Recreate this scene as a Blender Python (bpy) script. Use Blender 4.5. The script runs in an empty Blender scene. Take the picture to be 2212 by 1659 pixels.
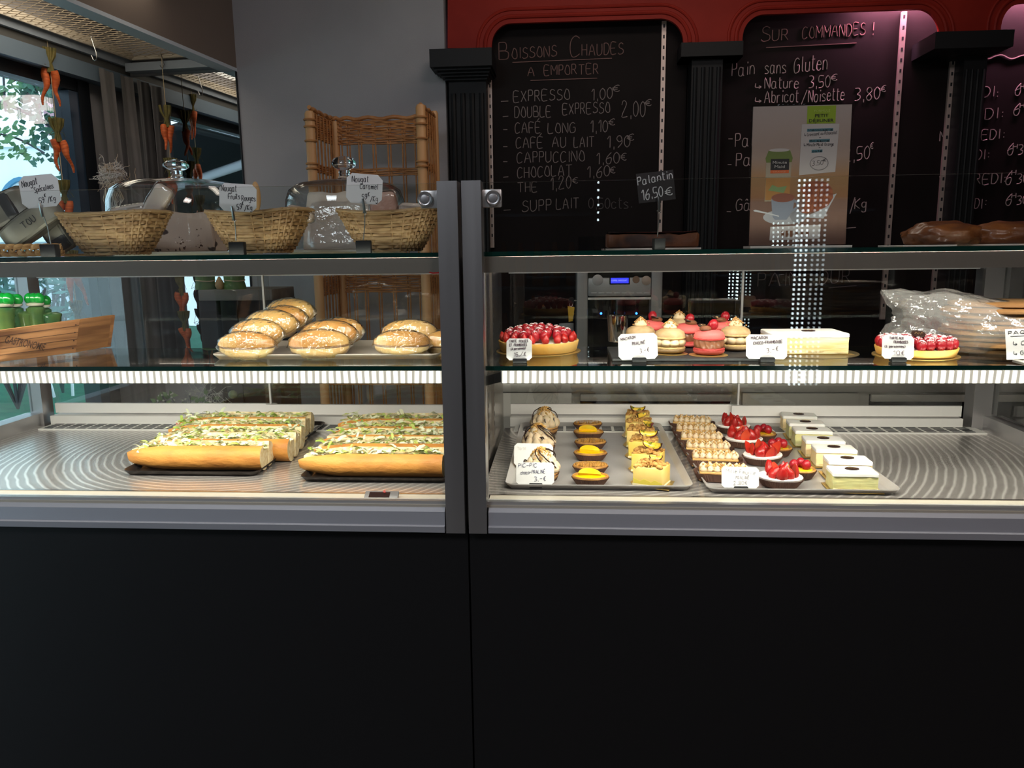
import bpy, bmesh, math, random
from mathutils import Vector, Matrix, noise
PI=math.pi; R=math.radians
random.seed(7)
S=bpy.context.scene; COL=S.collection
# ------------------------------------------------------------------ camera
F_PX,CX,CY=1661.0,1106.0,829.5
def _basis(yaw=4.1,pitch=10.0,roll=0.7):
    y,p,r=R(yaw),R(pitch),R(roll)
    f=Vector((-math.sin(y)*math.cos(p),math.cos(y)*math.cos(p),-math.sin(p)))
    rt=Vector((math.cos(y),math.sin(y),0)); up=rt.cross(f)
    return f, rt*math.cos(r)-up*math.sin(r), up*math.cos(r)+rt*math.sin(r)
CF,CR,CU=_basis(); CP=Vector((0,0,1.40))
cd=bpy.data.cameras.new('camera'); cam=bpy.data.objects.new('camera',cd); COL.objects.link(cam)
cd.sensor_width=36; cd.lens=F_PX/2212*36; cd.clip_start=.02; cd.clip_end=200
m3=Matrix((CR,CU,-CF)).transposed(); cam.matrix_world=Matrix.Translation(CP)@m3.to_4x4()
S.camera=cam
def ray(px,py): return CF*F_PX+CR*(px-CX)-CU*(py-CY)
def at(px,py,Y=None,Z=None,X=None):
    d=ray(px,py)
    t=(Y-CP.y)/d.y if Y is not None else (Z-CP.z)/d.z if Z is not None else (X-CP.x)/d.x
    return CP+d*t
def atp(px,py,pt,n):
    d=ray(px,py); return CP+d*((pt-CP).dot(n)/d.dot(n))
# ------------------------------------------------------------------ colour management, world, lights
S.view_settings.view_transform='Standard'; S.view_settings.look='None'
S.view_settings.exposure=0.0; S.view_settings.gamma=1.0; S.view_settings.use_curve_mapping=False
try:
    S.cycles.transparent_max_bounces=48; S.cycles.max_bounces=14; S.cycles.glossy_bounces=6
    S.cycles.transmission_bounces=10; S.cycles.sample_clamp_indirect=6.0
    S.cycles.caustics_reflective=False; S.cycles.caustics_refractive=False
    S.cycles.use_denoising=True
except Exception: pass
W=bpy.data.worlds.new('world'); S.world=W; W.use_nodes=True
bg=W.node_tree.nodes['Background']; bg.inputs[0].default_value=(.62,.84,1.0,1); bg.inputs[1].default_value=2.8
# frame of the angled window niche: corner, direction towards the room along the window wall, direction along the grey wall
E1=Vector((.114,.9935,0)); E2=Vector((.9935,-.114,0)); GW0=at(740,300,Y=3.45)
CN=atp(280,300,GW0,E1); CN.z=0
def N(s,r,z): return CN-E1*s+E2*r+Vector((0,0,z))
def area(name,loc,aim,sx,sy,power,col,parent=None,portal=False,spread=180):
    l=bpy.data.lights.new(name,'AREA'); l.shape='RECTANGLE'; l.size=sx; l.size_y=sy; l.energy=power; l.color=col
    l.spread=R(spread)
    if portal: l.cycles.is_portal=True
    o=bpy.data.objects.new(name,l); COL.objects.link(o); o.location=loc
    d=(Vector(aim)-Vector(loc)).normalized(); o.rotation_euler=d.to_track_quat('-Z','Y').to_euler()
    if parent: o.parent=parent
    return o
# daylight comes through the shop window on the left (portal), from the world
area('window_portal',N(1.93,-.02,1.05),N(1.93,1,1.05),3.3,2.1,1,(1,1,1),portal=True)
# unseen fills added to brighten the customer side, the staff lamp and the pink one over the right-hand boards
area('room_fill_left',(-1.1,-.5,2.84),(-1.0,.6,0),.9,.9,33,(.86,.92,1))
area('room_fill_right',(1.1,-.4,2.84),(1.1,.7,0),.7,.7,22,(1,.84,.80))
area('staff_lamp',(.3,2.42,2.84),(.3,2.5,0),1.2,.3,7,(1,.86,.74))
def spot(name,loc,aim,power,col,ang,blend=.7,rad=.03):
    l=bpy.data.lights.new(name,'SPOT'); l.energy=power; l.color=col; l.spot_size=R(ang); l.spot_blend=blend; l.shadow_soft_size=rad
    o=bpy.data.objects.new(name,l); COL.objects.link(o); o.location=loc
    o.rotation_euler=(Vector(aim)-Vector(loc)).normalized().to_track_quat('-Z','Y').to_euler(); return o
for px_,py_,pw_ in ((1965,-22,9),(2260,-38,10)):
    p_=at(px_,py_,Y=3.432); area('pink_lamp',p_,p_+Vector((0,.16,-1)),.34,.02,pw_,(1,.40,.62))
# ------------------------------------------------------------------ materials
MATS={}
def lin(h):
    if isinstance(h,str):
        v=[int(h[i:i+2],16)/255 for i in (0,2,4)]
        return tuple(x/12.92 if x<=.04045 else ((x+.055)/1.055)**2.4 for x in v)
    return h
def mat(n,c,r=.5,m=0,c2=None,ns=30,nd=3,lo=.4,hi=.6,bump=0,bs=60,st=None,sss=0,sssr=.004,coat=0,spec=.5,em=None,es=0,tr=0,ior=1.45,sheen=0,aniso=0,rr=None):
    if n in MATS: return MATS[n]
    M=bpy.data.materials.new(n); M.use_nodes=True; t=M.node_tree; b=t.nodes['Principled BSDF']; L=t.links.new
    c=lin(c); b.inputs['Base Color'].default_value=(*c,1); b.inputs['Roughness'].default_value=r; b.inputs['Metallic'].default_value=m
    b.inputs['Specular IOR Level'].default_value=spec; b.inputs['IOR'].default_value=ior
    if sss: b.inputs['Subsurface Weight'].default_value=sss; b.inputs['Subsurface Radius'].default_value=(1,.6,.35); b.inputs['Subsurface Scale'].default_value=sssr
    if coat: b.inputs['Coat Weight'].default_value=coat; b.inputs['Coat Roughness'].default_value=.08
    if tr: b.inputs['Transmission Weight'].default_value=tr
    if sheen: b.inputs['Sheen Weight'].default_value=sheen
    if aniso: b.inputs['Anisotropic'].default_value=aniso
    if em: b.inputs['Emission Color'].default_value=(*lin(em),1); b.inputs['Emission Strength'].default_value=es
    if c2 is not None or bump or rr:
        tc=t.nodes.new('ShaderNodeTexCoord'); mp=t.nodes.new('ShaderNodeMapping'); oi=t.nodes.new('ShaderNodeObjectInfo')
        L(tc.outputs['Object'],mp.inputs[0])
        if st: mp.inputs['Scale'].default_value=st
        mu=t.nodes.new('ShaderNodeMath'); mu.operation='MULTIPLY'; mu.inputs[1].default_value=37; L(oi.outputs['Random'],mu.inputs[0])
        def nz(sc,det):
            q=t.nodes.new('ShaderNodeTexNoise'); q.noise_dimensions='4D'; q.inputs['Scale'].default_value=sc; q.inputs['Detail'].default_value=det
            L(mp.outputs[0],q.inputs['Vector']); L(mu.outputs[0],q.inputs['W']); return q
        if c2 is not None:
            q=nz(ns,nd); rp=t.nodes.new('ShaderNodeValToRGB'); e=rp.color_ramp.elements
            e[0].position=lo; e[0].color=(*c,1); e[1].position=hi; e[1].color=(*lin(c2),1)
            L(q.outputs['Fac'],rp.inputs[0]); L(rp.outputs[0],b.inputs['Base Color'])
        if rr:
            q=nz(ns,nd); mr=t.nodes.new('ShaderNodeMapRange'); mr.inputs[3].default_value=rr[0]; mr.inputs[4].default_value=rr[1]
            L(q.outputs['Fac'],mr.inputs[0]); L(mr.outputs[0],b.inputs['Roughness'])
        if bump:
            q=nz(bs,4); bp=t.nodes.new('ShaderNodeBump'); bp.inputs['Strength'].default_value=1; bp.inputs['Distance'].default_value=bump
            L(q.outputs['Fac'],bp.inputs['Height']); L(bp.outputs[0],b.inputs['Normal'])
    MATS[n]=M; return M
def pane_mat(n,tint=(1,1,1),gain=1.0,rough=0.0,bump=0,bs=40,base=0.0,milk=0):
    """thin clear pane: passes light straight, mirrors by the Fresnel law on both faces"""
    if n in MATS: return MATS[n]
    M=bpy.data.materials.new(n); M.use_nodes=True; t=M.node_tree; L=t.links.new
    t.nodes.remove(t.nodes['Principled BSDF']); out=t.nodes['Material Output']
    tp=t.nodes.new('ShaderNodeBsdfTransparent'); tp.inputs[0].default_value=(*tint,1)
    gl=t.nodes.new('ShaderNodeBsdfGlossy'); gl.inputs['Roughness'].default_value=rough
    g=t.nodes.new('ShaderNodeNewGeometry'); io=t.nodes.new('ShaderNodeMapRange'); io.inputs[3].default_value=1.5; io.inputs[4].default_value=1/1.5
    L(g.outputs['Backfacing'],io.inputs[0]); fr=t.nodes.new('ShaderNodeFresnel'); L(io.outputs[0],fr.inputs['IOR'])
    mu=t.nodes.new('ShaderNodeMath'); mu.operation='MULTIPLY_ADD'; mu.inputs[1].default_value=gain; mu.inputs[2].default_value=base; mu.use_clamp=True; L(fr.outputs[0],mu.inputs[0])
    mx=t.nodes.new('ShaderNodeMixShader'); L(mu.outputs[0],mx.inputs[0]); L(tp.outputs[0],mx.inputs[1]); L(gl.outputs[0],mx.inputs[2]); L(mx.outputs[0],out.inputs[0])
    if milk:
        df=t.nodes.new('ShaderNodeBsdfDiffuse'); df.inputs[0].default_value=(.85,.83,.80,1); m2=t.nodes.new('ShaderNodeMixShader'); m2.inputs[0].default_value=milk
        L(tp.outputs[0],m2.inputs[1]); L(df.outputs[0],m2.inputs[2]); L(m2.outputs[0],mx.inputs[1])
    if bump:
        tc=t.nodes.new('ShaderNodeTexCoord'); q=t.nodes.new('ShaderNodeTexNoise'); q.inputs['Scale'].default_value=bs; q.inputs['Detail'].default_value=3
        L(tc.outputs['Object'],q.inputs['Vector']); bp=t.nodes.new('ShaderNodeBump'); bp.inputs['Distance'].default_value=bump
        L(q.outputs['Fac'],bp.inputs['Height']); L(bp.outputs[0],gl.inputs['Normal']); L(bp.outputs[0],fr.inputs['Normal'])
    MATS[n]=M; return M
# ------------------------------------------------------------------ mesh helpers
class MB:
    def __init__(s,root=None,M=None):
        s.v=[];s.f=[];s.mi=[];s.sm=[]
        s.M=M or Matrix()
        if root is not None: s.M=root.matrix_basis.inverted()@s.M
    def add(s,vs,fs,mi=0,sm=True):
        n=len(s.v); M=s.M; s.v+=[M@Vector(p) for p in vs]
        for f in fs: s.f.append([i+n for i in f]); s.mi.append(mi); s.sm.append(sm)
        return s
    def box(s,a,b,mi=0,T=None):
        x0,y0,z0=a;x1,y1,z1=b
        vs=[(x0,y0,z0),(x1,y0,z0),(x1,y1,z0),(x0,y1,z0),(x0,y0,z1),(x1,y0,z1),(x1,y1,z1),(x0,y1,z1)]
        if T: vs=[T@Vector(p) for p in vs]
        return s.add(vs,[(0,3,2,1),(4,5,6,7),(0,1,5,4),(1,2,6,5),(2,3,7,6),(3,0,4,7)],mi,False)
    def hexa(s,P8,mi=0): # 4 bottom ccw, 4 top
        return s.add(P8,[(0,3,2,1),(4,5,6,7),(0,1,5,4),(1,2,6,5),(2,3,7,6),(3,0,4,7)],mi,False)
    def rbox(s,a,b,bev,seg=2,mi=0,T=None,sub=0,fn=None):
        bm=bmesh.new(); bmesh.ops.create_cube(bm,size=1)
        c=[(a[i]+b[i])/2 for i in range(3)]; d=[b[i]-a[i] for i in range(3)]
        for v in bm.verts: v.co=Vector((v.co.x*d[0]+c[0],v.co.y*d[1]+c[1],v.co.z*d[2]+c[2]))
        if sub: bmesh.ops.subdivide_edges(bm,edges=bm.edges[:],cuts=sub,use_grid_fill=True)
        ed=[e for e in bm.edges if len(e.link_faces)==2 and e.calc_face_angle()>.5]
        bmesh.ops.bevel(bm,geom=ed,offset=bev,segments=seg,affect='EDGES',profile=.5)
        bm.verts.index_update(); vs=[v.co.copy() for v in bm.verts]; fs=[[v.index for v in f.verts] for f in bm.faces]; bm.free()
        if fn: vs=[fn(p) for p in vs]
        if T: vs=[T@p for p in vs]
        return s.add(vs,fs,mi,True)
    def grid(s,fn,nu,nv,cu=False,cv=False,mi=0,sm=True):
        vs=[fn(i/(nu if cu else nu-1),j/(nv if cv else nv-1)) for j in range(nv) for i in range(nu)]
        fs=[]
        for j in range(nv if cv else nv-1):
            for i in range(nu if cu else nu-1):
                i2=(i+1)%nu; j2=(j+1)%nv; fs.append((j*nu+i,j*nu+i2,j2*nu+i2,j2*nu+i))
        return s.add(vs,fs,mi,sm)
    def lathe(s,prof,n=24,c=(0,0,0),sx=1,sy=1,wav=0,nw=0,mi=0,T=None,sm=True):
        vs=[]
        for r,z in prof:
            for i in range(n):
                t=2*PI*i/n; q=r*(1+wav*math.cos(nw*t)); p=Vector((c[0]+q*math.cos(t)*sx,c[1]+q*math.sin(t)*sy,c[2]+z)); vs.append(T@p if T else p)
        fs=[]
        for j in range(len(prof)-1):
            for i in range(n): i2=(i+1)%n; fs.append((j*n+i,j*n+i2,(j+1)*n+i2,(j+1)*n+i))
        if prof[0][0]>1e-6: fs.append(tuple(range(n-1,-1,-1)))
        if prof[-1][0]>1e-6: k=(len(prof)-1)*n; fs.append(tuple(range(k,k+n)))
        return s.add(vs,fs,mi,sm)
    def ball(s,c,rx,ry=None,rz=None,nu=16,nv=10,fn=None,mi=0,T=None):
        ry=ry or rx; rz=rz or rx
        def g(u,v):
            a=2*PI*u; b=PI*(v-.5); d=Vector((math.cos(b)*math.cos(a),math.cos(b)*math.sin(a),math.sin(b)))
            k=fn(d) if fn else 1
            p=Vector((d.x*rx*k,d.y*ry*k,d.z*rz*k)); p=T@p if T else p
            return p+Vector(c)
        return s.grid(g,nu,nv,True,False,mi)
    def tube(s,pts,r,n=6,closed=False,mi=0,flat=1.0):
        pts=[Vector(p) for p in pts]; k=len(pts); rs=r if isinstance(r,(list,tuple)) else [r]*k
        ups=None; vs=[]
        for i,p in enumerate(pts):
            d=(pts[(i+1)%k]-pts[i-1]) if closed else (pts[min(i+1,k-1)]-pts[max(i-1,0)])
            d=d.normalized() if d.length>1e-9 else Vector((0,0,1))
            if ups is None: ups=d.orthogonal().normalized()
            else:
                ups=ups-d*ups.dot(d); ups=ups.normalized() if ups.length>1e-6 else d.orthogonal().normalized()
            w=d.cross(ups)
            for j in range(n):
                a=2*PI*j/n; vs.append(p+(ups*math.cos(a)+w*math.sin(a)*flat)*rs[i])
        fs=[]
        for i in range(k if closed else k-1):
            i2=(i+1)%k
            for j in range(n): j2=(j+1)%n; fs.append((i*n+j,i*n+j2,i2*n+j2,i2*n+j))
        if not closed: fs.append(tuple(range(n-1,-1,-1))); fs.append(tuple(range((k-1)*n,k*n)))
        return s.add(vs,fs,mi,True)
    def cyl(s,a,b,r,n=16,mi=0): return s.tube([a,b],r,n,mi=mi)
    def prism(s,poly,fn0,fn1,mi=0):
        n=len(poly); vs=[fn0(p) for p in poly]+[fn1(p) for p in poly]
        return s.add(vs,[tuple(range(n-1,-1,-1)),tuple(range(n,2*n))]+[(i,(i+1)%n,n+(i+1)%n,n+i) for i in range(n)],mi,False)
    def build(s,name,m,parent=None,loc=None,rz=0):
        me=bpy.data.meshes.new(name); me.from_pydata(s.v,[],s.f); ms=m if isinstance(m,(list,tuple)) else [m]
        for q in ms: me.materials.append(q)
        me.polygons.foreach_set('material_index',[min(i,len(ms)-1) for i in s.mi]); me.polygons.foreach_set('use_smooth',s.sm)
        me.validate(); me.update()
        bm=bmesh.new(); bm.from_mesh(me); bmesh.ops.recalc_face_normals(bm,faces=bm.faces[:]); bm.to_mesh(me); bm.free()
        if any(s.sm):
            try: me.set_sharp_from_angle(angle=R(42))
            except Exception: pass
        o=bpy.data.objects.new(name,me); COL.objects.link(o)
        if parent: o.parent=parent
        if loc is not None: o.location=loc
        if rz: o.rotation_euler.z=rz
        return o
def tag(o,label=None,cat=None,group=None,kind=None):
    if label: o['label']=label
    if cat: o['category']=cat
    if group: o['group']=group
    if kind: o['kind']=kind
    return o
def thing(name,label,cat,loc=(0,0,0),rz=0,group=None,rx=0,ry=0):
    o=bpy.data.objects.new(name,None); COL.objects.link(o); o.empty_display_size=.03
    o.location=loc; o.rotation_euler=(rx,ry,rz); o.matrix_basis=Matrix.LocRotScale(Vector(loc),o.rotation_euler,None)
    return tag(o,label,cat,group)
def inst(src,name,parent,loc,rot=(0,0,0),sc=(1,1,1)):
    """a further part with the same mesh"""
    o=bpy.data.objects.new(name,src if isinstance(src,bpy.types.Mesh) else src.data); COL.objects.link(o); o.parent=parent
    o.location=loc; o.rotation_euler=rot; o.scale=sc if isinstance(sc,(tuple,list)) else (sc,)*3; return o
def kids(o): return [c for c in KIDS if c.parent is o]
def dup(root,loc,rz=None,label=None,group=None,sc=None):
    r=root.copy(); COL.objects.link(r); r.location=loc
    if rz is not None: r.rotation_euler.z=rz
    if sc: r.scale=(sc,)*3
    if label: r['label']=label
    if group: r['group']=group
    for ch in list(root.children):
        c=ch.copy(); COL.objects.link(c); c.parent=r
        for g in list(ch.children): d=g.copy(); COL.objects.link(d); d.parent=c
    return r
def struct(o): o['kind']='structure'; return o
def mesh_only(mb,name,m):
    o=mb.build(name,m); me=o.data; bpy.data.objects.remove(o); return me
# ------------------------------------------------------------------ handwriting
GL={'A':'033b63 1646','B':'0b03 0b3b4a4837073756544303','C':'5a3b1a0805133354','D':'0b03 0b3b59563303','E':'5b0b0353 0747','F':'5b0b03 0747','G':'5a3b1a08051333545737','H':'0b03 5b53 0757','I':'1b13','J':'4b45331304','K':'0b03 5b0753','L':'0b0353','M':'030b366b63','N':'030b535b','O':'2b1906143354574a2b','P':'030b 0b3b4a483707','Q':'2b1906143354574a2b 3553','R':'030b 0b3b4a483707 2753','S':'5a3b1a18375654331304','T':'0b6b 3b33','U':'0b051333555b','V':'0b336b','W':'0b2349638b','X':'0b53 5b03','Y':'0b37 6b3733','Z':'0b5b0353',
'a':'4738180604133345 484453','b':'0b03 07284745331304','c':'47280704133344','d':'472807041333454b4453','e':'06464738180604133344','f':'4b3b2923 0848','g':'472807051434464841301001','h':'0b03 0618384643','i':'1813 1a1b','j':'281110 2a2b','k':'0b03 480543','l':'1b1423','m':'0803 06182733 36485763','n':'0803 0618384643','o':'180604133345473818','p':'0800 07284745331304','q':'47280704133345 4840','r':'0803 061838','s':'4728071635443303','t':'1b142333 0939','u':'0804133345 4843','v':'082348','w':'0813273348','x':'0843 4803','y':'0824 482410','z':'08480343',
'0':'2b09052345492b','1':'092b23','2':'091b3b490353','3':'0b3b492746442303','4':'3b0555 3833','5':'4b0b073746442303','6':'4b1805133345472706','7':'0b5b13','8':'27091b3b49270513334527','9':'4827091b3b494613',
',':'1412','.':'1314','-':'0747','_':'0353','/':'025b','(':'2b080522',')':'0b282502','!':'1b16 1413',':':'1413 1817',"'":'1b19','+':'0646 2824','€':'4a3b19153344 0838 0636','é':'06464738180604133344 2a4c','É':'5b0b0353 0747 2c4e','à':'4738180604133345 484453 2b3a','â':'4738180604133345 484453 1a2b3a','·':'1716','>':'0b0555 375533','~':''}
def glyph(ch):
    out=[]; wmax=0
    for st in GL.get(ch,'').split():
        if len(st)%2: st=st[:-1]
        pts=[(int(st[i],16),int(st[i+1],16)-3) for i in range(0,len(st),2)]
        wmax=max([wmax]+[p[0] for p in pts]); out.append(pts)
    return out,wmax
def smooth(pts,k=3):
    if len(pts)<3: return pts
    P=[pts[0]]+pts+[pts[-1]]; o=[]
    for i in range(1,len(P)-2):
        a,b,c,d=[Vector(p) for p in P[i-1:i+3]]
        for j in range(k):
            t=j/k; o.append(.5*((2*b)+(c-a)*t+(2*a-5*b+4*c-d)*t*t+(3*b-a-3*c+d)*t**3))
    o.append(Vector(pts[-1])); return o
def write(mb,text,p0,p1,up,h,w,nrm,lift=.0008,rnd=0):
    """strokes of text from p0 to p1 (baseline), capital height h, pen width w, lying on a surface with normal nrm"""
    p0,p1,up,nrm=Vector(p0),Vector(p1),Vector(up).normalized(),Vector(nrm).normalized()
    adv=[]; x=0
    for ch in text:
        if ch==' ': x+=4; continue
        g,wd=glyph(ch); adv.append((x,g)); x+=wd+2.2
    x=max(x-2.2,1); d=(p1-p0)/x; sy=h/8.0
    for ox,g in adv:
        jy=random.uniform(-.35,.35) if rnd else 0
        for stk in g:
            if len(stk)<1: continue
            pts=smooth([Vector((a,b,0)) for a,b in stk])
            mb.tube([p0+d*(ox+q[0])+up*(sy*(q[1]+jy))+nrm*lift for q in pts],w/2,4)
def line(mb,pts,w,nrm,lift=.0008): mb.tube([Vector(p)+Vector(nrm)*lift for p in pts],w/2,4)
def print_text(name,text,loc,u,v,h,m,parent,bold=True,width=None):
    """printed lettering: flat mesh of the built-in font; loc = lower left, u/v = right/up unit vectors, h = capital height"""
    c=bpy.data.curves.new(name,'FONT'); c.body=text; c.extrude=.0; c.resolution_u=3; c.size=1; c.offset=.007 if bold else 0
    t=bpy.data.objects.new(name,c); COL.objects.link(t); dg=bpy.context.evaluated_depsgraph_get(); dg.update()
    me=bpy.data.meshes.new_from_object(t.evaluated_get(dg)); bpy.data.objects.remove(t)
    xs=[q.co.x for q in me.vertices]; w0=max(xs)-min(xs) if xs else 1; x0=min(xs) if xs else 0
    sy=h/.70; sx=(width/w0) if width else sy
    u,v,loc=Vector(u),Vector(v),Vector(loc); n=u.cross(v)*.0008
    Mi=parent.matrix_basis.inverted() if parent else Matrix()
    if parent is not None and parent.parent is not None: Mi=parent.matrix_basis.inverted()@parent.parent.matrix_basis.inverted()
    for q in me.vertices: q.co=Mi@(loc+u*((q.co.x-x0)*sx)+v*(q.co.y*sy)+n)
    me.materials.append(m); o=bpy.data.objects.new(name,me); COL.objects.link(o)
    if parent: o.parent=parent
    return o
# ================================================================== the room
m_grey=mat('grey_paint',(.325,.315,.335),.85,c2=(.35,.34,.36),ns=3,bump=.0006,bs=180)
m_taupe=mat('taupe_paint',(.21,.165,.14),.85,bump=.0005,bs=160)
m_floor=mat('floor_tile',(.17,.15,.13),.45)
m_ceil=mat('ceiling_paint',(.4,.4,.4),.9)
m_bluegrey=mat('blue_grey_metal',(.30,.345,.41),.5)
m_beige=mat('beige_trim',(.50,.44,.36),.6)
m_dgrey=mat('dark_grey_trim',(.09,.088,.085),.6)
m_black=mat('black_frame',(.006,.008,.012),.5)
m_pane=pane_mat('window_pane')
def wl(px,py,r=0):
    p=atp(px,py,CN+E2*r,E2); q=p-CN; return -(q.dot(E1)), p.z
def nbox(mb,s0,s1,r0,r1,z0,z1,mi=0):
    return mb.hexa([N(s0,r0,z0),N(s0,r1,z0),N(s1,r1,z0),N(s1,r0,z0),N(s0,r0,z1),N(s0,r1,z1),N(s1,r1,z1),N(s1,r0,z1)],mi)
struct(MB().box((-4.2,-2.7,-.05),(2.8,3.9,0)).build('floor',m_floor))
struct(MB().box((-4.2,-2.7,2.9),(2.8,3.9,2.95)).build('ceiling',m_ceil))
struct(nbox(MB(),-.08,0,-.02,1.515,0,2.9).build('wall_back',m_grey))
struct(MB().box((-.6,3.50,0),(2.8,3.58,2.9)).build('wall_rear',mat('black_wall',(.012,.010,.010),.7)))
struct(MB().box((2.7,-2.7,0),(2.78,3.6,2.9)).build('wall_right',mat('brown_wall',(.045,.028,.022),.7)))
mb=MB(); mb.box((-4.2,-2.7,0),(2.8,-2.62,2.9))
struct(mb.build('wall_front',mat('dark_wall',(.03,.028,.03),.7)))
# window wall: solid above the head, before the jamb and far towards the street
mb=MB(); nbox(mb,-.02,.235,-.1,-.02,0,2.9); nbox(mb,.235,3.6,-.1,-.02,2.12,2.9); nbox(mb,3.6,6.3,-.1,-.02,0,2.9)
struct(mb.build('wall_left',m_grey))
# window frame and pane
mb=MB(); nbox(mb,.235,.30,-.09,.0,0,2.12); nbox(mb,.30,3.6,-.09,-.01,2.075,2.20); nbox(mb,3.5,3.6,-.09,0,0,2.1); nbox(mb,1.9,1.96,-.08,-.01,0,2.1)
wf=struct(mb.build('window_1',m_black)); 
nbox(MB(),.30,.355,-.085,-.005,.02,2.07).build('window_frame',mat('blue_black_frame',(.016,.035,.065),.35),wf)
nbox(MB(),.355,3.5,-.050,-.044,.02,2.07).build('window_pane',m_pane,wf)
# head trims of the niche
struct(nbox(MB(),-.0,2.6,-.02,.040,2.125,2.19).build('trim_1',mat('slate_blue_metal',(.16,.215,.28),.5)))
struct(nbox(MB(),-.0,2.6,-.02,.034,2.19,2.225).build('trim_2',m_dgrey))
struct(nbox(MB(),-.0,2.6,-.02,.050,2.225,2.270).build('trim_3',m_bluegrey))
struct(nbox(MB(),-.0,2.6,-.02,.060,2.270,2.292).build('trim_4',m_beige))
RB=.562
struct(nbox(MB(),0.0,2.6,RB-.05,RB,2.20,2.9).build('wall_bulkhead',m_taupe))
struct(nbox(MB(),0.0,2.6,RB-.068,RB+.002,2.186,2.20).build('trim_5',mat('light_blue_grey',(.62,.68,.76),.5)))
struct(nbox(MB(),0,2.6,-.02,RB-.051,2.40,2.43).build('ceiling_niche',mat('speckled_plate',(.40,.36,.29),.8,c2=(.10,.09,.08),ns=50,lo=.52,hi=.60)))
struct(nbox(MB(),0.0,.06,.055,RB-.08,2.20,2.235).build('trim_6',m_bluegrey))
# wire mesh panel under the niche ceiling
cg=thing('ceiling_mesh','beige wire mesh panel under the niche ceiling, lit at its left end','ceiling panel',N(.65,.3,2.26))
mb=MB(cg); r0,r1=.066,RB-.07; s0,s1=.03,1.35; st=.036
k=-int((r1-r0)/st*1.0)
while s0+k*st<s1:
    for sg in (1,-1):
        pts=[]
        for q in range(0,25):
            r=r0+(r1-r0)*q/24; s=s0+k*st+(r-r0)*.55*sg+(0 if sg>0 else (r1-r0)*.55)
            if s0<=s<=s1: pts.append(N(s,r,2.262+.002*sg))
        if len(pts)>1: mb.tube(pts,.0014,4)
    k+=1
mb.build('wire_mesh',mat('mesh_wire',(.23,.18,.12),.5),cg)
mb=MB(cg); nbox(mb,.02,1.36,r0-.006,r0+.004,2.254,2.27); nbox(mb,.02,1.36,r1-.004,r1+.006,2.254,2.27); nbox(mb,.015,.028,r0,r1,2.254,2.27)
mb.build('mesh_frame',m_beige,cg)
lp=thing('ceiling_light','glowing warm white light panel above the wire mesh of the niche','light',N(.9,.3,2.385))
nbox(MB(lp),.40,1.35,.10,RB-.03,2.38,2.399).build('light_panel',mat('panel_glow',(1,.95,.85),.5,em=(1,.90,.72),es=2.6),lp)
area('niche_light',N(.8,.3,2.375),N(.8,.3,1),.8,.35,1.6,(1,.88,.70),None)
bpy.data.objects['niche_light'].parent=lp; bpy.data.objects['niche_light'].location=lp.matrix_basis.inverted()@N(.8,.3,2.375)
# bare hook in the mesh
def hook(label,s,r,zt,ln):
    t=thing('ceiling_hook',label,'hook',N(s,r,zt),math.atan2(E2.y,E2.x))
    pts=[Vector((-.012,0,0)),Vector((-.004,0,-ln*.35)),Vector((.004,0,-ln*.6))]+[Vector((-.006+.010*math.cos(a),0,-ln*.8-.012*math.sin(a))) for a in [R(x) for x in range(0,181,30)]]+[Vector((-.020,0,-ln*.72))]
    MB().tube(pts,.0022,8).build('hook_wire',mat('bright_steel',(.6,.6,.6),.2,1),t); return t
s_,z_=wl(204,95,.16); hook('bent steel hook hanging empty from the wire mesh, left of the mirror',s_,.16,2.262,.10)
# ------------------------------------------------------------------ curtain
m_cur=mat('curtain_cloth',(.20,.185,.19),.9,c2=(.17,.16,.165),ns=8,bump=.0004,bs=300,sheen=.3)
ct=thing('curtain','long grey fabric curtain gathered at the window edge beside the mirror','curtain',N(.12,.05,0))
def cur(sa,sb,rb,amp,ph):
    def g(u,v):
        z=.06+2.12*v; s=sa+(sb-sa)*u; w=math.sin(u*PI*1.7+ph)+.25*math.sin(u*PI*5+1+2*v)
        return N(s+.01*math.sin(v*5+u*3),rb+amp*w*(1.0-.35*v)+.01*math.sin(v*3),z)
    return g
mb=MB(ct); mb.grid(cur(.245,.125,.05,.010,0.6),26,30); mb.build('curtain_panel',m_cur,ct)
mb=MB(ct); mb.grid(cur(.118,.012,.055,.009,2.2),26,30); mb.build('curtain_panel',m_cur,ct)
# ------------------------------------------------------------------ mirror
mr=thing('wall_mirror','tall frameless mirror on the grey wall reflecting the window niche','mirror',N(-.0,.3,.9))
nbox(MB(mr),.003,.009,.012,.558,.9,2.186).build('mirror_glass',mat('mirror_silver',(.62,.64,.66),.012,1),mr)
nbox(MB(mr),.001,.010,.558,.563,.9,2.186).build('mirror_edge',m_black,mr)
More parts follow.
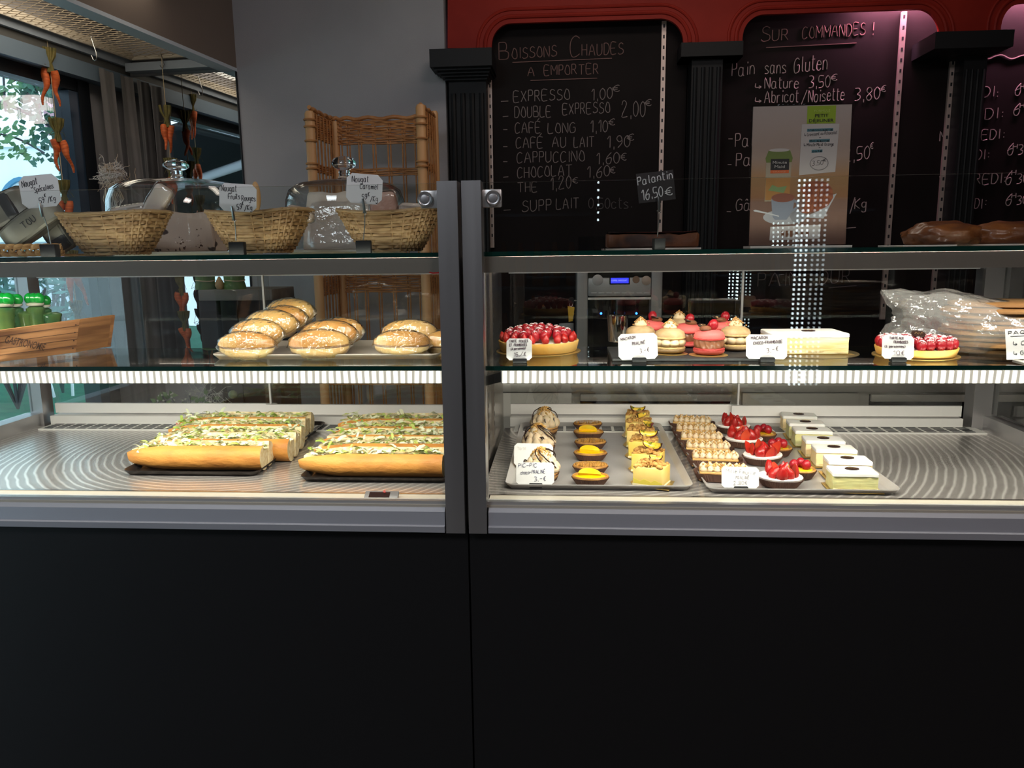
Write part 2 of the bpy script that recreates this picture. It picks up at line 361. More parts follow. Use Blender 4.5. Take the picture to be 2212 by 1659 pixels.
# ------------------------------------------------------------------ carrot strings
m_car=mat('carrot_orange',(.72,.15,.035),.55,c2=(.50,.085,.02),ns=26,st=(1,1,6),bump=.0012,bs=55)
m_straw=mat('dry_green_straw',(.19,.15,.045),.8,c2=(.11,.10,.03),ns=40)
m_string=mat('raffia_string',(.55,.43,.28),.8)
def carrot_mesh(L,w,bend,seed):
    rnd=random.Random(seed); mb=MB()
    pts=[];rs=[]
    for i in range(22):
        t=i/21; pts.append((bend*L*t*t+.004*math.sin(t*9+seed),.003*math.sin(t*7+seed*2),-L*t))
        rr=w*(.62+.6*math.sin(PI*min(1,t*1.5+.12))*.55)*(1-t)**.45 if t<.8 else w*.34*(1-(t-.8)*2.2)
        rs.append(max(.0022,rr*(1+.035*math.sin(t*60))))
    mb.tube(pts,rs,12); return mb
def bunch(parent,p,ang,L,seed):
    rnd=random.Random(seed); loc=parent.matrix_basis.inverted()@p
    for sg in (-1,1):
        o=carrot_mesh(L*rnd.uniform(.82,1.05),.0175,sg*rnd.uniform(.02,.12),seed+sg).build('carrot',m_car,parent)
        o.location=loc+Vector((sg*.013,.004*sg,-.070-rnd.uniform(0,.012))); o.rotation_euler=(rnd.uniform(-.08,.08),sg*-rnd.uniform(.02,.16)+.10*math.sin(seed*3),ang*.3)
    mb=MB()
    for i in range(34):
        a=rnd.uniform(0,2*PI); r=rnd.uniform(.004,.024); q=rnd.uniform(.8,1.1)
        mb.tube([(r*.55*math.cos(a),r*.55*math.sin(a),-.085),(.006*math.cos(a),.006*math.sin(a),-.048),(r*.9*math.cos(a),r*.9*math.sin(a),-.02),(r*math.cos(a)*1.1,r*math.sin(a)*1.1,.008*q)],[.0040,.0034,.0050,.0046],5)
    mb.lathe([(.0085,-.052),(.0095,-.048),(.0085,-.044)],10)
    for i in range(5):
        a=rnd.uniform(0,2*PI); mb.tube([(.008*math.cos(a),.008*math.sin(a),-.05),(.022*math.cos(a),.022*math.sin(a),-.04-rnd.uniform(-.02,.03)),(.034*math.cos(a),.034*math.sin(a),-.06)],.0009,4)
    o=mb.build('carrot_tops',m_straw,parent); o.location=loc
    return loc
def garland(label,r,pix,L,seed,hook_len=0):
    """pix: pixel tops of the bunches, all on the vertical line through the first one"""
    s,z=wl(*pix[0],r); t=thing('carrot_garland',label,'carrot garland',N(s,r,2.262),0,'carrot garlands in the window niche')
    zs=[]
    for i,(px,py) in enumerate(pix):
        zz=wl(px,py,r)[1]; zs.append(zz); bunch(t,N(s,r,zz),.5*i+seed,L,seed*10+i)
    MB(t).tube([N(s,r,2.262),N(s,r,zs[-1]-.2)],.0016,5).build('string',m_string,t)
    if hook_len:
        MB(t).tube([N(s,r-.002,2.266),N(s,r+.004,2.24),N(s,r+.01,2.215),N(s,r,2.20),N(s,r-.01,2.212)],.002,6).build('hook_wire',mat('bright_steel',(.6,.6,.6),.2,1),t)
    return t
garland('string of orange carrots hanging in front of the bright window',.035,[(104,108),(114,258),(126,392),(143,545),(150,655)],.15,3)
garland('darker string of orange carrots hanging before the mirror beside the glass cake dome',.25,[(358,232),(366,345),(376,470),(392,598),(398,675)],.125,8,1)
# raffia tuft on its thin stand (behind the left basket)
# ------------------------------------------------------------------ outside, beyond the window
m_white=mat('white_render',(.86,.90,.92),.8); m_pink=mat('pink_render',(.72,.50,.56),.8); m_turf=mat('green_turf',(.02,.16,.09),.9,c2=(.012,.11,.07),ns=9)
struct(MB().box((-40,-6,-.06),(-4.3,24,-.02)).build('ground_terrace',m_turf))
bl=thing('white_building','white building across the terrace with blue script on its fascia','building',(-9,9.4,0))
MB(bl).box((-26,9.4,0),(at(72,250,Y=9.4).x,9.6,9)).build('facade',m_white,bl)
MB(bl).box((-26,9.1,1.55),(-5.6,9.4,2.70)).build('fascia',mat('pale_fascia',(.80,.90,.92),.6),bl)
MB(bl).box((-26,9.05,2.66),(-5.6,9.4,2.78)).build('fascia_edge',m_white,bl)
mb=MB(bl)
fY=9.09
for tx,a,b,h,w in (('e',(-32,478),(2,470),78,9),('C',(15,508),(88,503),116,12),('a',(105,500),(150,497),62,8),('d',(160,500),(210,496),100,9)):
    p0,p1=at(*a,Y=fY),at(*b,Y=fY); write(mb,tx,p0,p1,(0,0,1),h*fY*1.02/F_PX,w*fY/F_PX,(0,-1,0),.003)
p0,p1=at(140,388,Y=fY),at(172,388,Y=fY); write(mb,'N',p0,p1,(0,0,1),.42,.05,(0,-1,0),.003)
mb.build('script_lettering',mat('blue_paint',(.06,.22,.36),.6),bl)
pb=thing('pink_building','pale pink building with a blue corner strip behind the branches','building',(-7,10.4,0))
MB(pb).box((-7.9,10.2,0),(-3.0,10.4,9)).build('facade',m_pink,pb)
MB(pb).box((-7.98,10.15,0),(-7.9,10.45,9)).build('corner_strip',mat('blue_strip',(.05,.22,.30),.6),pb)
m_leaf=mat('leaf_green',(.08,.21,.08),.55,c2=(.03,.11,.075),ns=3,lo=.45,hi=.55); m_twig=mat('twig',(.045,.05,.06),.8)
def leaf(mb,p,d,up,L,w):
    d=d.normalized(); s=d.cross(up).normalized()
    mb.add([p,p+d*L*.4+s*w,p+d*L+up*(-.1*L),p+d*L*.4-s*w],[(0,1,2,3)],0,True)
cl=thing('climbing_plant','leafy branches trailing outside the window before the pink wall','plant',at(60,250,Y=6.3))
tw=MB(cl); lf=MB(cl); rnd=random.Random(5)
br=[[(-30,210),(50,240),(110,275),(150,345),(172,385)],[(5,120),(8,170),(12,240)],[(-20,285),(40,300),(95,330)],[(158,150),(130,200),(118,240)],[(140,160),(160,230),(155,330),(154,390)],[(20,180),(60,165),(130,180)],[(60,205),(90,150),(140,130)],[(40,160),(75,190),(90,260)]]
for bi,b in enumerate(br):
    pts=[at(x,y,Y=6.3+rnd.uniform(-.12,.12)) for x,y in b]; tw.tube([Vector(q) for q in smooth([p for p in pts],5)] if len(pts)>2 else pts,.009 if bi else .016,5)
    for i in range(len(pts)-1):
        nn=42 if bi!=1 else 8
        for k in range(nn):
            p=pts[i].lerp(pts[i+1],rnd.random())+Vector((rnd.gauss(0,.07),rnd.gauss(0,.07),rnd.gauss(0,.07)))
            leaf(lf,p,Vector((rnd.gauss(0,1),rnd.gauss(0,.5),rnd.gauss(-.2,.6))),Vector((rnd.gauss(0,.5),-1,rnd.gauss(.3,.5))).normalized(),rnd.uniform(.05,.09),rnd.uniform(.017,.028))
tag(lf.build('foliage',m_leaf,cl),kind='stuff'); tw.build('branch',m_twig,cl)
def shrub(label,px,py,Y,n,sp,seed,h):
    t=thing('terrace_shrub',label,'plant',at(px,py,Y=Y)); rnd=random.Random(seed); lf=MB(t); sm_=MB(t); b=at(px,py,Y=Y)
    base=Vector((b.x,b.y,0))
    for i in range(9):
        q=b+Vector((rnd.gauss(0,sp),rnd.gauss(0,sp),rnd.uniform(-h,h))); sm_.tube([base,base.lerp(q,.6)+Vector((0,0,.1)),q],.012,5)
    for i in range(n):
        p=b+Vector((rnd.gauss(0,sp),rnd.gauss(0,sp),rnd.uniform(-h,h)))
        leaf(lf,p,Vector((rnd.gauss(0,1),rnd.gauss(0,.6),rnd.gauss(.3,.8))),Vector((rnd.gauss(0,.4),-1,rnd.gauss(.3,.4))).normalized(),rnd.uniform(.14,.26),.018)
    tag(lf.build('foliage',mat('oleander_green',(.07,.20,.18),.6),t),kind='stuff'); sm_.build('stem',m_twig,t); return t
shrub('blue green narrow-leaved shrub on the terrace, seen left of the case corner post',8,640,6.6,240,.20,3,.34)
shrub('smaller narrow-leaved shrub on the terrace, just right of the case corner post',112,640,7.4,200,.14,4,.30)
def patio_chair(label,px,py,Y,rz):
    c=at(px,py,Z=0); t=thing('patio_chair',label,'chair',(c.x,c.y,0),rz,'white legged chairs on the terrace')
    wm=mat('white_chair_metal',(.8,.85,.88),.4)
    for sx in (-1,1):
        for sy in (-1,1): MB().tube([(sx*.25,sy*.25,0),(sx*.20,sy*.20,.44)],.014,8).build('leg',wm,t)
    MB().rbox((-.23,-.23,.43),(.23,.23,.46),.012).build('seat',wm,t)
    gm=mat('grey_chair_rail',(.16,.20,.24),.5)
    for i in range(3):
        MB().tube([(.24*math.cos(a),-.02+.24*math.sin(a),.60+.09*i) for a in [R(x) for x in range(0,181,15)]],.014,6).build('back_rail',gm,t)
    return t
patio_chair('white legged chair on the green terrace, left of the case corner post',40,872,6,.4)
patio_chair('white legged chair on the green terrace, right of the case corner post',182,842,6,-.5)
pc=thing('parked_car','pale blue car parked beyond the terrace, seen low through the display case','car',at(185,745,Y=8.6))
p=at(185,742,Y=8.6)
prof=[(-1.9,.30),(1.9,.30),(2.0,.62),(1.7,.80),(.9,.86),(.35,1.18),(-1.0,1.2),(-1.6,.88),(-2.0,.80)]
mb=MB(pc); mb.prism(prof,lambda q:Vector((p.x+q[0]-.9,p.y-.3,q[1]-.1)),lambda q:Vector((p.x+q[0]-.9,p.y+.3,q[1]-.1))); mb.build('car_body',mat('car_paint',(.55,.70,.80),.3,coat=.6),pc)
for dx in (-1.25,1.2): MB(pc).cyl((p.x+dx-.9,p.y-.34,.25),(p.x+dx-.9,p.y-.28,.25),.27,20).build('wheel',m_black,pc)
MB(pc).box((p.x-1.8,p.y-.305,.80),(p.x-.55,p.y-.30,1.02)).build('side_window',mat('car_glass',(.03,.06,.08),.1),pc)

# awning outside the front part of the window (seen in the mirror)
aw=thing('awning','dark awning outside the window, seen only in the wall mirror','awning',N(2.3,-.12,2.3)); MB(aw).hexa([N(.95,-.12,2.16),N(3.7,-.12,2.16),N(3.7,-2.3,1.66),N(.95,-2.3,1.66),N(.95,-.12,2.2),N(3.7,-.12,2.2),N(3.7,-2.3,1.70),N(.95,-2.3,1.70)]).build('awning_cloth',mat('awning_cloth',(.012,.014,.018),.9),aw)
MB(aw).hexa([N(.95,-2.29,1.40),N(3.7,-2.29,1.40),N(3.7,-2.31,1.40),N(.95,-2.31,1.40),N(.95,-2.29,1.69),N(3.7,-2.29,1.69),N(3.7,-2.31,1.69),N(.95,-2.31,1.69)]).build('valance',MATS['awning_cloth'],aw)
MB(aw).tube([N(1.3,-.12,1.95),N(1.9,-1.1,1.85),N(1.5,-2.2,1.68)],.03,10).build('awning_arm',m_white,aw)
# ================================================================== chalkboards, arcade, pilasters
YB=3.47
m_board=mat('blackboard',(.0075,.0052,.0052),.62,c2=(.0095,.0066,.0066),ns=6,spec=.12)
m_chalk=mat('chalk',(.40,.32,.31),.95); m_chalkf=mat('faint_chalk',(.10,.085,.085),.95)
UPZ=Vector((0,0,1)); NF=Vector((0,-1,0))
def px_m(Y,px=1,py=0): return Y*1.0/F_PX*px
def board(label,x0,x1,yt,yb):
    a=at(x0,300,Y=YB); b=at(x1,300,Y=YB); zt=at(x0,yt,Y=YB).z
    t=thing('chalkboard',label,'chalkboard',((a.x+b.x)/2,YB,.95)); MB(t).box((a.x,YB,.95),(b.x,YB+.025,zt)).build('board',m_board,t); return t
def chalk(t,items,m=None,name='chalk_lettering',Y=None,w=2.1):
    Y=Y or YB
    for tx,a,b,h in items:
        p0,p1=at(*a,Y=Y-.0012),at(*b,Y=Y-.0012); q=(p0-CP).dot(CF)/F_PX; mb=MB(t)
        if tx=='=': line(mb,[p0,p1],w*q,NF)
        else: write(mb,tx,p0,p1,UPZ,h*q,w*q,NF,0,1)
        mb.build(name,m or m_chalk,t)
b1=board('black chalkboard listing hot drinks to take away with prices',1055,1480,30,700)
chalk(b1,[('B',(1078,128),(1098,127),34),('OISSONS',(1106,127),(1202,121),22),('C',(1232,121),(1252,120),42),('HAUDES',(1257,120),(1346,116),23),('=',(1107,135),(1322,126),0),
('A',(1140,164),(1154,164),18),('EMPORTER',(1176,163),(1292,159),20),('=',(1146,174),(1290,169),0)],mat('rose_chalk',(.20,.115,.105),.95),'chalk_heading')
chalk(b1,[('_',(1082,219),(1098,218),9),('EXPRESSO',(1110,220),(1230,215),22),('1,00',(1278,216),(1322,213),23),('€',(1322,199),(1338,197),13),
('_',(1086,252),(1098,251),9),('DOUBLE',(1112,254),(1190,252),22),('EXPRESSO',(1216,248),(1317,243),22),('2,00',(1343,253),(1393,251),32),('€',(1392,230),(1407,228),13),
('-',(1087,285),(1096,285),9),('CAFÉ',(1113,288),(1167,287),22),('LONG',(1184,288),(1242,287),21),('1,10',(1276,287),(1312,284),24),('€',(1314,272),(1328,270),13),
('_',(1087,317),(1096,317),9),('CAFÉ',(1115,321),(1172,319),22),('AU',(1193,318),(1222,317),21),('LAIT',(1240,318),(1283,316),21),('1,90',(1312,320),(1360,317),24),('€',(1354,305),(1369,303),13),
('_',(1087,349),(1096,349),9),('CAPPUCCINO',(1117,352),(1262,349),22),('1,60',(1289,354),(1337,352),23),('€',(1340,347),(1353,346),15),
('_',(1087,383),(1098,382),9),('CHOCOLAT',(1118,384),(1235,379),22),('1,60',(1269,384),(1316,381),23),('€',(1316,375),(1329,374),13),
('THE',(1118,416),(1160,414),20),('1,20',(1190,411),(1233,405),26),('€',(1236,396),(1248,395),12),
('_',(1088,454),(1103,453),9),('SUPP',(1128,457),(1190,453),23),('LAIT',(1202,451),(1250,449),22)],mat('grey_chalk',(.23,.19,.185),.95))
chalk(b1,[('0,50cts.',(1272,451),(1364,449),22)],m_chalkf,'faint_lettering')
b2=board('black chalkboard headed SUR COMMANDES listing breads made to order',1482,2060,10,700)
chalk(b2,[('S',(1644,91),(1662,90),30),('UR',(1668,88),(1702,86),22),('COMMANDES',(1733,83),(1868,75),24),('!',(1876,76),(1886,75),26),('=',(1655,103),(1850,93),0)],mat('rose_chalk',(.20,.115,.105),.95),'chalk_heading')
chalk(b2,[('Pain',(1581,164),(1629,161),27),('sans',(1652,160),(1697,157),26),('Gluten',(1715,157),(1786,149),30),
('>',(1632,192),(1644,191),11),('Nature',(1652,192),(1724,190),22),('3,50',(1747,190),(1792,187),24),('€',(1794,175),(1808,173),13),
('>',(1632,222),(1644,221),11),('Abricot',(1651,223),(1724,220),24),('/',(1731,222),(1742,219),24),('Noisette',(1746,220),(1823,216),24),('3,80',(1846,218),(1899,215),25),('€',(1902,200),(1913,198),13),
('-',(1573,312),(1582,312),22),('Pain',(1588,317),(1640,314),27),('de',(1660,314),(1690,313),26),('mie',(1700,313),(1750,311),26),('_',(1572,356),(1580,356),10),('Pain',(1590,358),(1645,355),26),('2,50',(1824,350),(1877,344),27),('€',(1879,323),(1886,321),13),
('_',(1570,457),(1579,457),10),('Gâteau',(1590,455),(1680,450),24),('€',(1815,435),(1829,434),14),('/',(1836,458),(1845,455),28),('Kg',(1846,452),(1870,450),21),('-',(1822,502),(1848,500),18)])
chalk(b2,[('PAIN',(1637,618),(1725,616),28),('DUR',(1770,613),(1836,609),28),('=',(1790,622),(1850,617),0)],m_chalkf,'faint_lettering')
b3=board('black chalkboard at the right edge listing opening hours by weekday',2064,2700,0,700)
chalk(b3,[('LUNDI',(2060,213),(2146,209),21),(':',(2148,210),(2154,209),17),('6',(2192,207),(2203,206),24),('H',(2204,192),(2212,191),9),('30',(2214,206),(2234,205),20),
('MARDI',(2050,259),(2154,256),22),(':',(2158,253),(2165,252),17),('6',(2189,249),(2201,248),24),('H',(2203,233),(2212,232),9),('30',(2214,249),(2236,248),20),
('MERCREDI',(2030,305),(2158,300),20),(':',(2161,297),(2168,297),17),
('JEUDI',(2062,347),(2126,344),20),(':',(2128,340),(2135,340),16),('6',(2176,335),(2187,334),24),('H',(2188,322),(2197,321),9),('30',(2199,334),(2222,332),20),
('VENDREDI',(2028,402),(2162,396),21),(':',(2164,394),(2170,393),16),('6',(2172,398),(2183,397),27),('H',(2185,378),(2194,377),10),('30',(2196,397),(2220,394),20),
('SAMEDI',(2046,453),(2120,450),20),(':',(2122,444),(2129,443),16),('6',(2172,444),(2183,443),23),('H',(2185,428),(2194,427),10),('30',(2196,443),(2218,441),18)])
mb=MB(b3); q=YB/F_PX
for pts in ([(2124,122),(2135,127),(2150,121),(2165,119),(2185,127),(2212,119),(2240,125)],[(2158,102),(2168,104),(2178,96),(2180,88)]):
    line(mb,[at(p[0],p[1],Y=YB-.002) for p in smooth([Vector((a,b,0)) for a,b in pts],4)],2.4*q,NF)
mb.build('chalk_flourish',m_chalk,b3)
# slotted shelf rails standing on the boards
m_rail=mat('rail_metal',(.52,.42,.38),.42,.6)
def rail(label,x0,y0,x1,y1,w=9):
    a,b=at(x0,y0,Y=YB-.012),at(x1,y1,Y=YB-.012); hw=w/2*YB/F_PX; xm=(a.x+b.x)/2
    t=thing('slotted_rail',label,'shelf rail',(xm,YB,b.z),0,'slotted shelf rails on the chalkboards')
    mb=MB(t).box((xm-hw,YB-.012,b.z),(xm+hw,YB,a.z)); z=a.z-.02
    while z>b.z+.02: mb.box((xm-hw*.36,YB-.0126,z-.007),(xm+hw*.36,YB-.0118,z+.007),1); z-=.042
    mb.build('rail_strip',[m_rail,m_black],t); return t
rail('slotted metal rail down the left side of the hot drinks board',1058,130,1063,535,8)
rail('slotted metal rail at the right of the hot drinks board, behind the black cake tag',1435,45,1425,505,9)
rail('slotted metal rail at the right of the bread board, brightest under the pink light',1943,25,1917,690,10)
rail('slotted metal rail just left of the right-hand pilaster',2050,125,2022,690,10)
# red arcade
YA=3.40
m_red=mat('red_paint',(.27,.016,.008),.6,c2=(.23,.012,.006),ns=5,spec=.25)
ar=thing('red_arcade','red painted arcade panel with rounded arches above the chalkboards','arcade',at(1500,60,Y=YA))
def arc(c,r,a0,a1,n=9): return [(c[0]+r[0]*math.cos(R(a0+(a1-a0)*i/n)),c[1]-r[1]*math.sin(R(a0+(a1-a0)*i/n))) for i in range(n+1)]
o1=[(1062,104)]+arc((1106,98),(44,48),180,90)+arc((1428,90),(48,50),90,0)+[(1476,92)]
o2=[(1604,90)]+arc((1652,84),(48,53),180,90)+arc((1984,72),(46,53),90,0)+[(2030,76)]
o3=[(2162,80)]+arc((2210,66),(48,60),180,90)+arc((2700,40),(48,56),90,0)+[(2748,60)]
out=[(967,104)]+o1+o2+o3+[(2790,58),(2790,-420),(967,-420)]
w_=[at(x,y,Y=YA) for x,y in out]
MB(ar).prism(w_,lambda p:Vector((p.x,YA,p.z)),lambda p:Vector((p.x,YA+.018,p.z))).build('arcade_panel',m_red,ar)
for o_ in (o1,o2,o3):
    for off,rr in ((14,.009),(30,.007)):
        cx=sum(p[0] for p in o_)/len(o_); 
        pts=[]
        for i,pq in enumerate(o_):
            a=Vector(o_[max(i-1,0)]); b=Vector(o_[min(i+1,len(o_)-1)]); d=(b-a).normalized(); nrm=Vector((d.y,-d.x)); pts.append(at(pq[0]+nrm.x*off,pq[1]+nrm.y*off,Y=YA))
        MB(ar).tube(pts,rr,8).build('moulding',m_red,ar)
for (x0,y0),(x1,y1) in (((1100,49),(1432,40)),((1648,31),(1986,19))):
    a,b=at(x0,y0,Y=YA+.02),at(x1,y1,Y=YA+.02); MB(ar).box((a.x,YA+.018,(a.z+b.z)/2-.004),(b.x,YA+.024,(a.z+b.z)/2+.004)).build('white_edge_strip',mat('white_strip',(.6,.5,.45),.5),ar)
m_pil=mat('black_pilaster',(.006,.0065,.0075),.55,spec=.3)
def pilaster(label,xl,xr,cl_,cr_,yt,ys,pr=.12,steps=5):
    """xl..xr shaft, cl_..cr_ capital top, yt capital top, ys capital foot (pixels)"""
    Yf=YA-.02; a,b=at(xl,300,Y=Yf),at(xr,300,Y=Yf); c,d=at(cl_,yt,Y=Yf-pr),at(cr_,yt,Y=Yf-pr); zt=(c.z+d.z)/2; zs=at((xl+xr)/2,ys,Y=Yf).z
    t=thing('pilaster',label,'pilaster',((a.x+b.x)/2,Yf,.9)); x0,x1=a.x,b.x
    mb=MB(t); mb.box((x0,Yf,.9),(x1,YB-.001,zs)); mb.build('shaft',m_pil,t)
    mb=MB(t)
    n=4
    for i in range(n): xx=x0+(x1-x0)*(i+.5)/n; mb.cyl((xx,Yf-.001,.95),(xx,Yf-.001,zs-.05),(x1-x0)*.07,8)
    mb.build('fluting',m_pil,t)
    mb=MB(t); z=zs
    for i in range(steps):
        u0=i/steps; u1=(i+1)/steps; k=u1; z1=zs+(zt-.06-zs)*u1; e=k**1.0
        mb.box((x0+(c.x-x0)*e,Yf-pr*e,zs+(zt-.06-zs)*u0),(x1+(d.x-x1)*e,YB-.002,z1))
    mb.box((c.x,Yf-pr,zt-.06),(d.x,YB-.002,zt)); mb.build('capital',m_pil,t); return t
pilaster('black pilaster with stepped capital left of the hot drinks board',972,1052,927,1062,104,175)
pilaster('black fluted pilaster between the hot drinks and bread boards',1490,1556,1472,1606,90,118,.03,3)
pilaster('black pilaster with wide stepped capital near the right edge',2069,2118,2022,2192,66,122)
# ================================================================== display cases
YF,YBK=1.50,2.20; ZT=1.394; ZM=1.170; ZF=.887
m_alu=mat('brushed_aluminium',(.46,.45,.455),.30,.85,rr=(.26,.42),ns=40,st=(1,1,.04))
m_rail_al=mat('satin_aluminium',(.62,.61,.60),.36,.55)
m_bump=mat('bumper_aluminium',(.46,.465,.51),.45,.4)
m_white_al=mat('pale_aluminium',(.72,.70,.67),.4,.15)
m_beam=mat('beam_metal',(.25,.21,.18),.5,.5)
m_lam=mat('black_laminate',(.0068,.0066,.0075),.50,spec=.45,bump=.00012,bs=900)
m_glass=pane_mat('case_glass',(.97,.99,.98))
m_dglass=pane_mat('door_glass',(.97,.98,.97),2.0)
m_shelf=pane_mat('shelf_glass',(.93,.97,.95),1.25)
m_gedge=mat('green_glass_edge',(.004,.028,.022),.12,c2=(.010,.06,.048),ns=3,st=(1,1,1),spec=.8)
m_grim=mat('glass_rim',(.30,.33,.32),.3)
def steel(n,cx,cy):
    """stainless sheet ground in wide arcs: LED reflections painted in as paler rings about (cx,cy)"""
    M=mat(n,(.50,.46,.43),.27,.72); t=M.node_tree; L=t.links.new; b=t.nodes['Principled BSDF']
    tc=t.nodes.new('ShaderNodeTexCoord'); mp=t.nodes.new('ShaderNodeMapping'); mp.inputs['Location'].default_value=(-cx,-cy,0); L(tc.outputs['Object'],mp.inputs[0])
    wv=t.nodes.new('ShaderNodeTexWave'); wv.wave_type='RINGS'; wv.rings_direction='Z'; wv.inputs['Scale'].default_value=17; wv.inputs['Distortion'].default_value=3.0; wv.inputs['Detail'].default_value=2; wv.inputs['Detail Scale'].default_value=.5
    L(mp.outputs[0],wv.inputs['Vector']); rp=t.nodes.new('ShaderNodeValToRGB'); e=rp.color_ramp.elements; e[0].position=.62; e[0].color=(.43,.395,.37,1); e[1].position=.99; e[1].color=(.80,.76,.72,1)  # bright LED streaks are painted into the base colour
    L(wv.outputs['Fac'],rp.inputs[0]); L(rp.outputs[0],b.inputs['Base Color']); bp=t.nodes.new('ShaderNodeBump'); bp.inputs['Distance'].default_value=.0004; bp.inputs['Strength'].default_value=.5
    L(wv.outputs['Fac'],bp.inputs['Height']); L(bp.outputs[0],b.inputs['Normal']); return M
m_panL=steel('led_streak_steel_left',.08,.10); m_panR=steel('led_streak_steel_right',-.53,.30); m_steel=mat('plain_steel',(.50,.46,.42),.24,1)
def ledmat():
    """lens of the lamp bar: a row of bright LEDs with dim gaps between them"""
    M=mat('led_lens',(.55,.50,.42),.4); t=M.node_tree; L=t.links.new; b=t.nodes['Principled BSDF']
    tc=t.nodes.new('ShaderNodeTexCoord'); wv=t.nodes.new('ShaderNodeTexWave'); wv.bands_direction='X'; wv.inputs['Scale'].default_value=.314/.0145*1.0; wv.inputs['Distortion'].default_value=2.2; wv.inputs['Detail'].default_value=2; wv.inputs['Detail Scale'].default_value=.35
    L(tc.outputs['Object'],wv.inputs['Vector']); rp=t.nodes.new('ShaderNodeValToRGB'); e=rp.color_ramp.elements; e[0].position=.22; e[0].color=(.15,.15,.15,1); e[1].position=.66; e[1].color=(1,1,1,1)
    L(wv.outputs['Fac'],rp.inputs[0]); mu=t.nodes.new('ShaderNodeMath'); mu.operation='MULTIPLY'; mu.inputs[1].default_value=3.2; L(rp.outputs[0],mu.inputs[0])
    b.inputs['Emission Color'].default_value=(1,.90,.76,1); L(mu.outputs[0],b.inputs['Emission Strength']); return M
m_led=ledmat()
LED=(1,.92,.81)
def case(label,x0,x1,fx,seam,left):
    """x0..x1 outer faces; fx = face edges of the two front posts; seam = x of the sliding doors' meeting"""
    t=thing('display_case',label,'display case',((x0+x1)/2,1.85,0)); P=lambda n,m,*bs: None
    def bx(name,m,a,b,parent=t,bev=0,edge=None,ef=2):
        mb=MB(t)
        if bev: mb.rbox(a,b,bev)
        else:
            mb.box(a,b)
            if edge is not None: mb.mi[-6+ef]=1
        return mb.build(name,[m,edge] if edge else m,parent)
    # base panel and bumper
    bx('base_panel',m_lam,(x0,YF-.005,0),(x1,YF+.03,.832)); bx('base_body',m_lam,(x0,YF+.03,.0),(x1,YBK+.08,.80))
    (pl0,pl1),(pr0,pr1)=fx
    ix0,ix1=pl1,pr0
    mb=MB(t); sec=[(YF+.02,.833),(YF-.028,.833),(YF-.030,.846),(YF-.024,.848),(YF-.022,.875),(YF-.015,.882),(YF+.02,.882)]
    mb.prism(sec,lambda q:Vector((ix0+.003,q[0],q[1])),lambda q:Vector((ix1-.003,q[0],q[1]))); mb.build('bumper_rail',m_bump,t)
    mb=MB(t); mb.box((ix0,YF-.012,.882),(ix1,YF+.055,.8865)); mb.build('front_lip',mat('cream_lip',(.52,.47,.39),.4,.2),t)
    bx('glass_channel',m_rail_al,(ix0,YF-.009,.8865),(ix1,YF+.009,.893))
    for a,b in fx: bx('front_post',m_alu,(a,YF-.028,.832),(b,YF+.022,1.526))
    # glass: front pane, two shelves
    fg=bx('front_glass',m_glass,(ix0-.004,YF-.003,.893),(ix1+.004,YF+.003,1.524),edge=m_grim,ef=1)
    bx('top_shelf',m_shelf,(ix0-.002,YF+.005,ZT-.009),(ix1+.002,YBK+.01,ZT),edge=m_gedge)
    bx('middle_shelf',m_shelf,(ix0-.002,YF+.005,ZM-.009),(ix1+.002,YF+.305,ZM),edge=m_gedge)
    # lamp channels under the front edge of the shelves: front plate, unseen rear lip added to block glare, lamp between them
    lx0=ix0+(.03 if not left else 0)
    bm_=bx('lamp_profile',m_beam,(ix0,YF+.006,1.354),(ix1,YF+.009,ZT-.0095)); bx('glare_lip',m_beam,(ix0,YF+.034,1.374),(ix1,YF+.036,ZT-.0095),bm_)
    lb=bx('lamp_bar',m_rail_al,(lx0,YF+.006,1.1345),(ix1,YF+.009,ZM-.0095)); bx('glare_lip',m_rail_al,(lx0,YF+.034,1.148),(ix1,YF+.036,ZM-.0095),lb)
    mb=MB(t); mb.box((lx0+.002,YF+.0045,1.1358),(ix1-.002,YF+.0062,1.1598)); mb.build('led_lens',m_led,lb)
    if not left: MB(t).hexa([(ix0,YF+.006,1.13),(ix0+.03,YF+.006,1.138),(ix0+.03,YF+.034,1.138),(ix0,YF+.034,1.13),(ix0,YF+.006,1.150),(ix0+.03,YF+.006,1.158),(ix0+.03,YF+.034,1.158),(ix0,YF+.034,1.150)]).build('lamp_bracket',m_steel,t)
    w=ix1-lx0; xm=(lx0+ix1)/2
    for nm,z,pw in (('upper_led_light',1.3785,5.0),('lower_led_light',1.1525,7.0)):
        o=area(nm,(0,0,0),(0,1,-1),w*.99,.010,pw,LED); Lc=Vector((xm,YF+.0125,z)); o.location=t.matrix_basis.inverted()@Lc
        o.rotation_euler=Vector((0,.76,-.65)).to_track_quat('-Z','Y').to_euler(); o.parent=t
    # back: header rail, sliding doors, posts
    bx('header_rail',m_white_al,(x0+.09 if left else x0+.035,YBK,1.330),(x1-.09 if not left else x1,YBK+.03,1.345))
    da,db=(x0+.09,x1-.03) if left else (x0+.035,x1-.105)
    for i,(a,b) in enumerate(((da,seam+.008),(seam-.018,db))):
        yy=YBK+.005+(.016 if i==0 else 0)
        dr=bx('sliding_door',m_white_al,(a,yy-.005,.918),(b,yy+.005,.948)); bx('door_glass',m_dglass,(a,yy-.002,.948),(b,yy+.002,1.332),dr)
    bx('door_stile',m_rail_al,(seam-.004,YBK-.003,.95),(seam+.0015,YBK+.003,1.332))
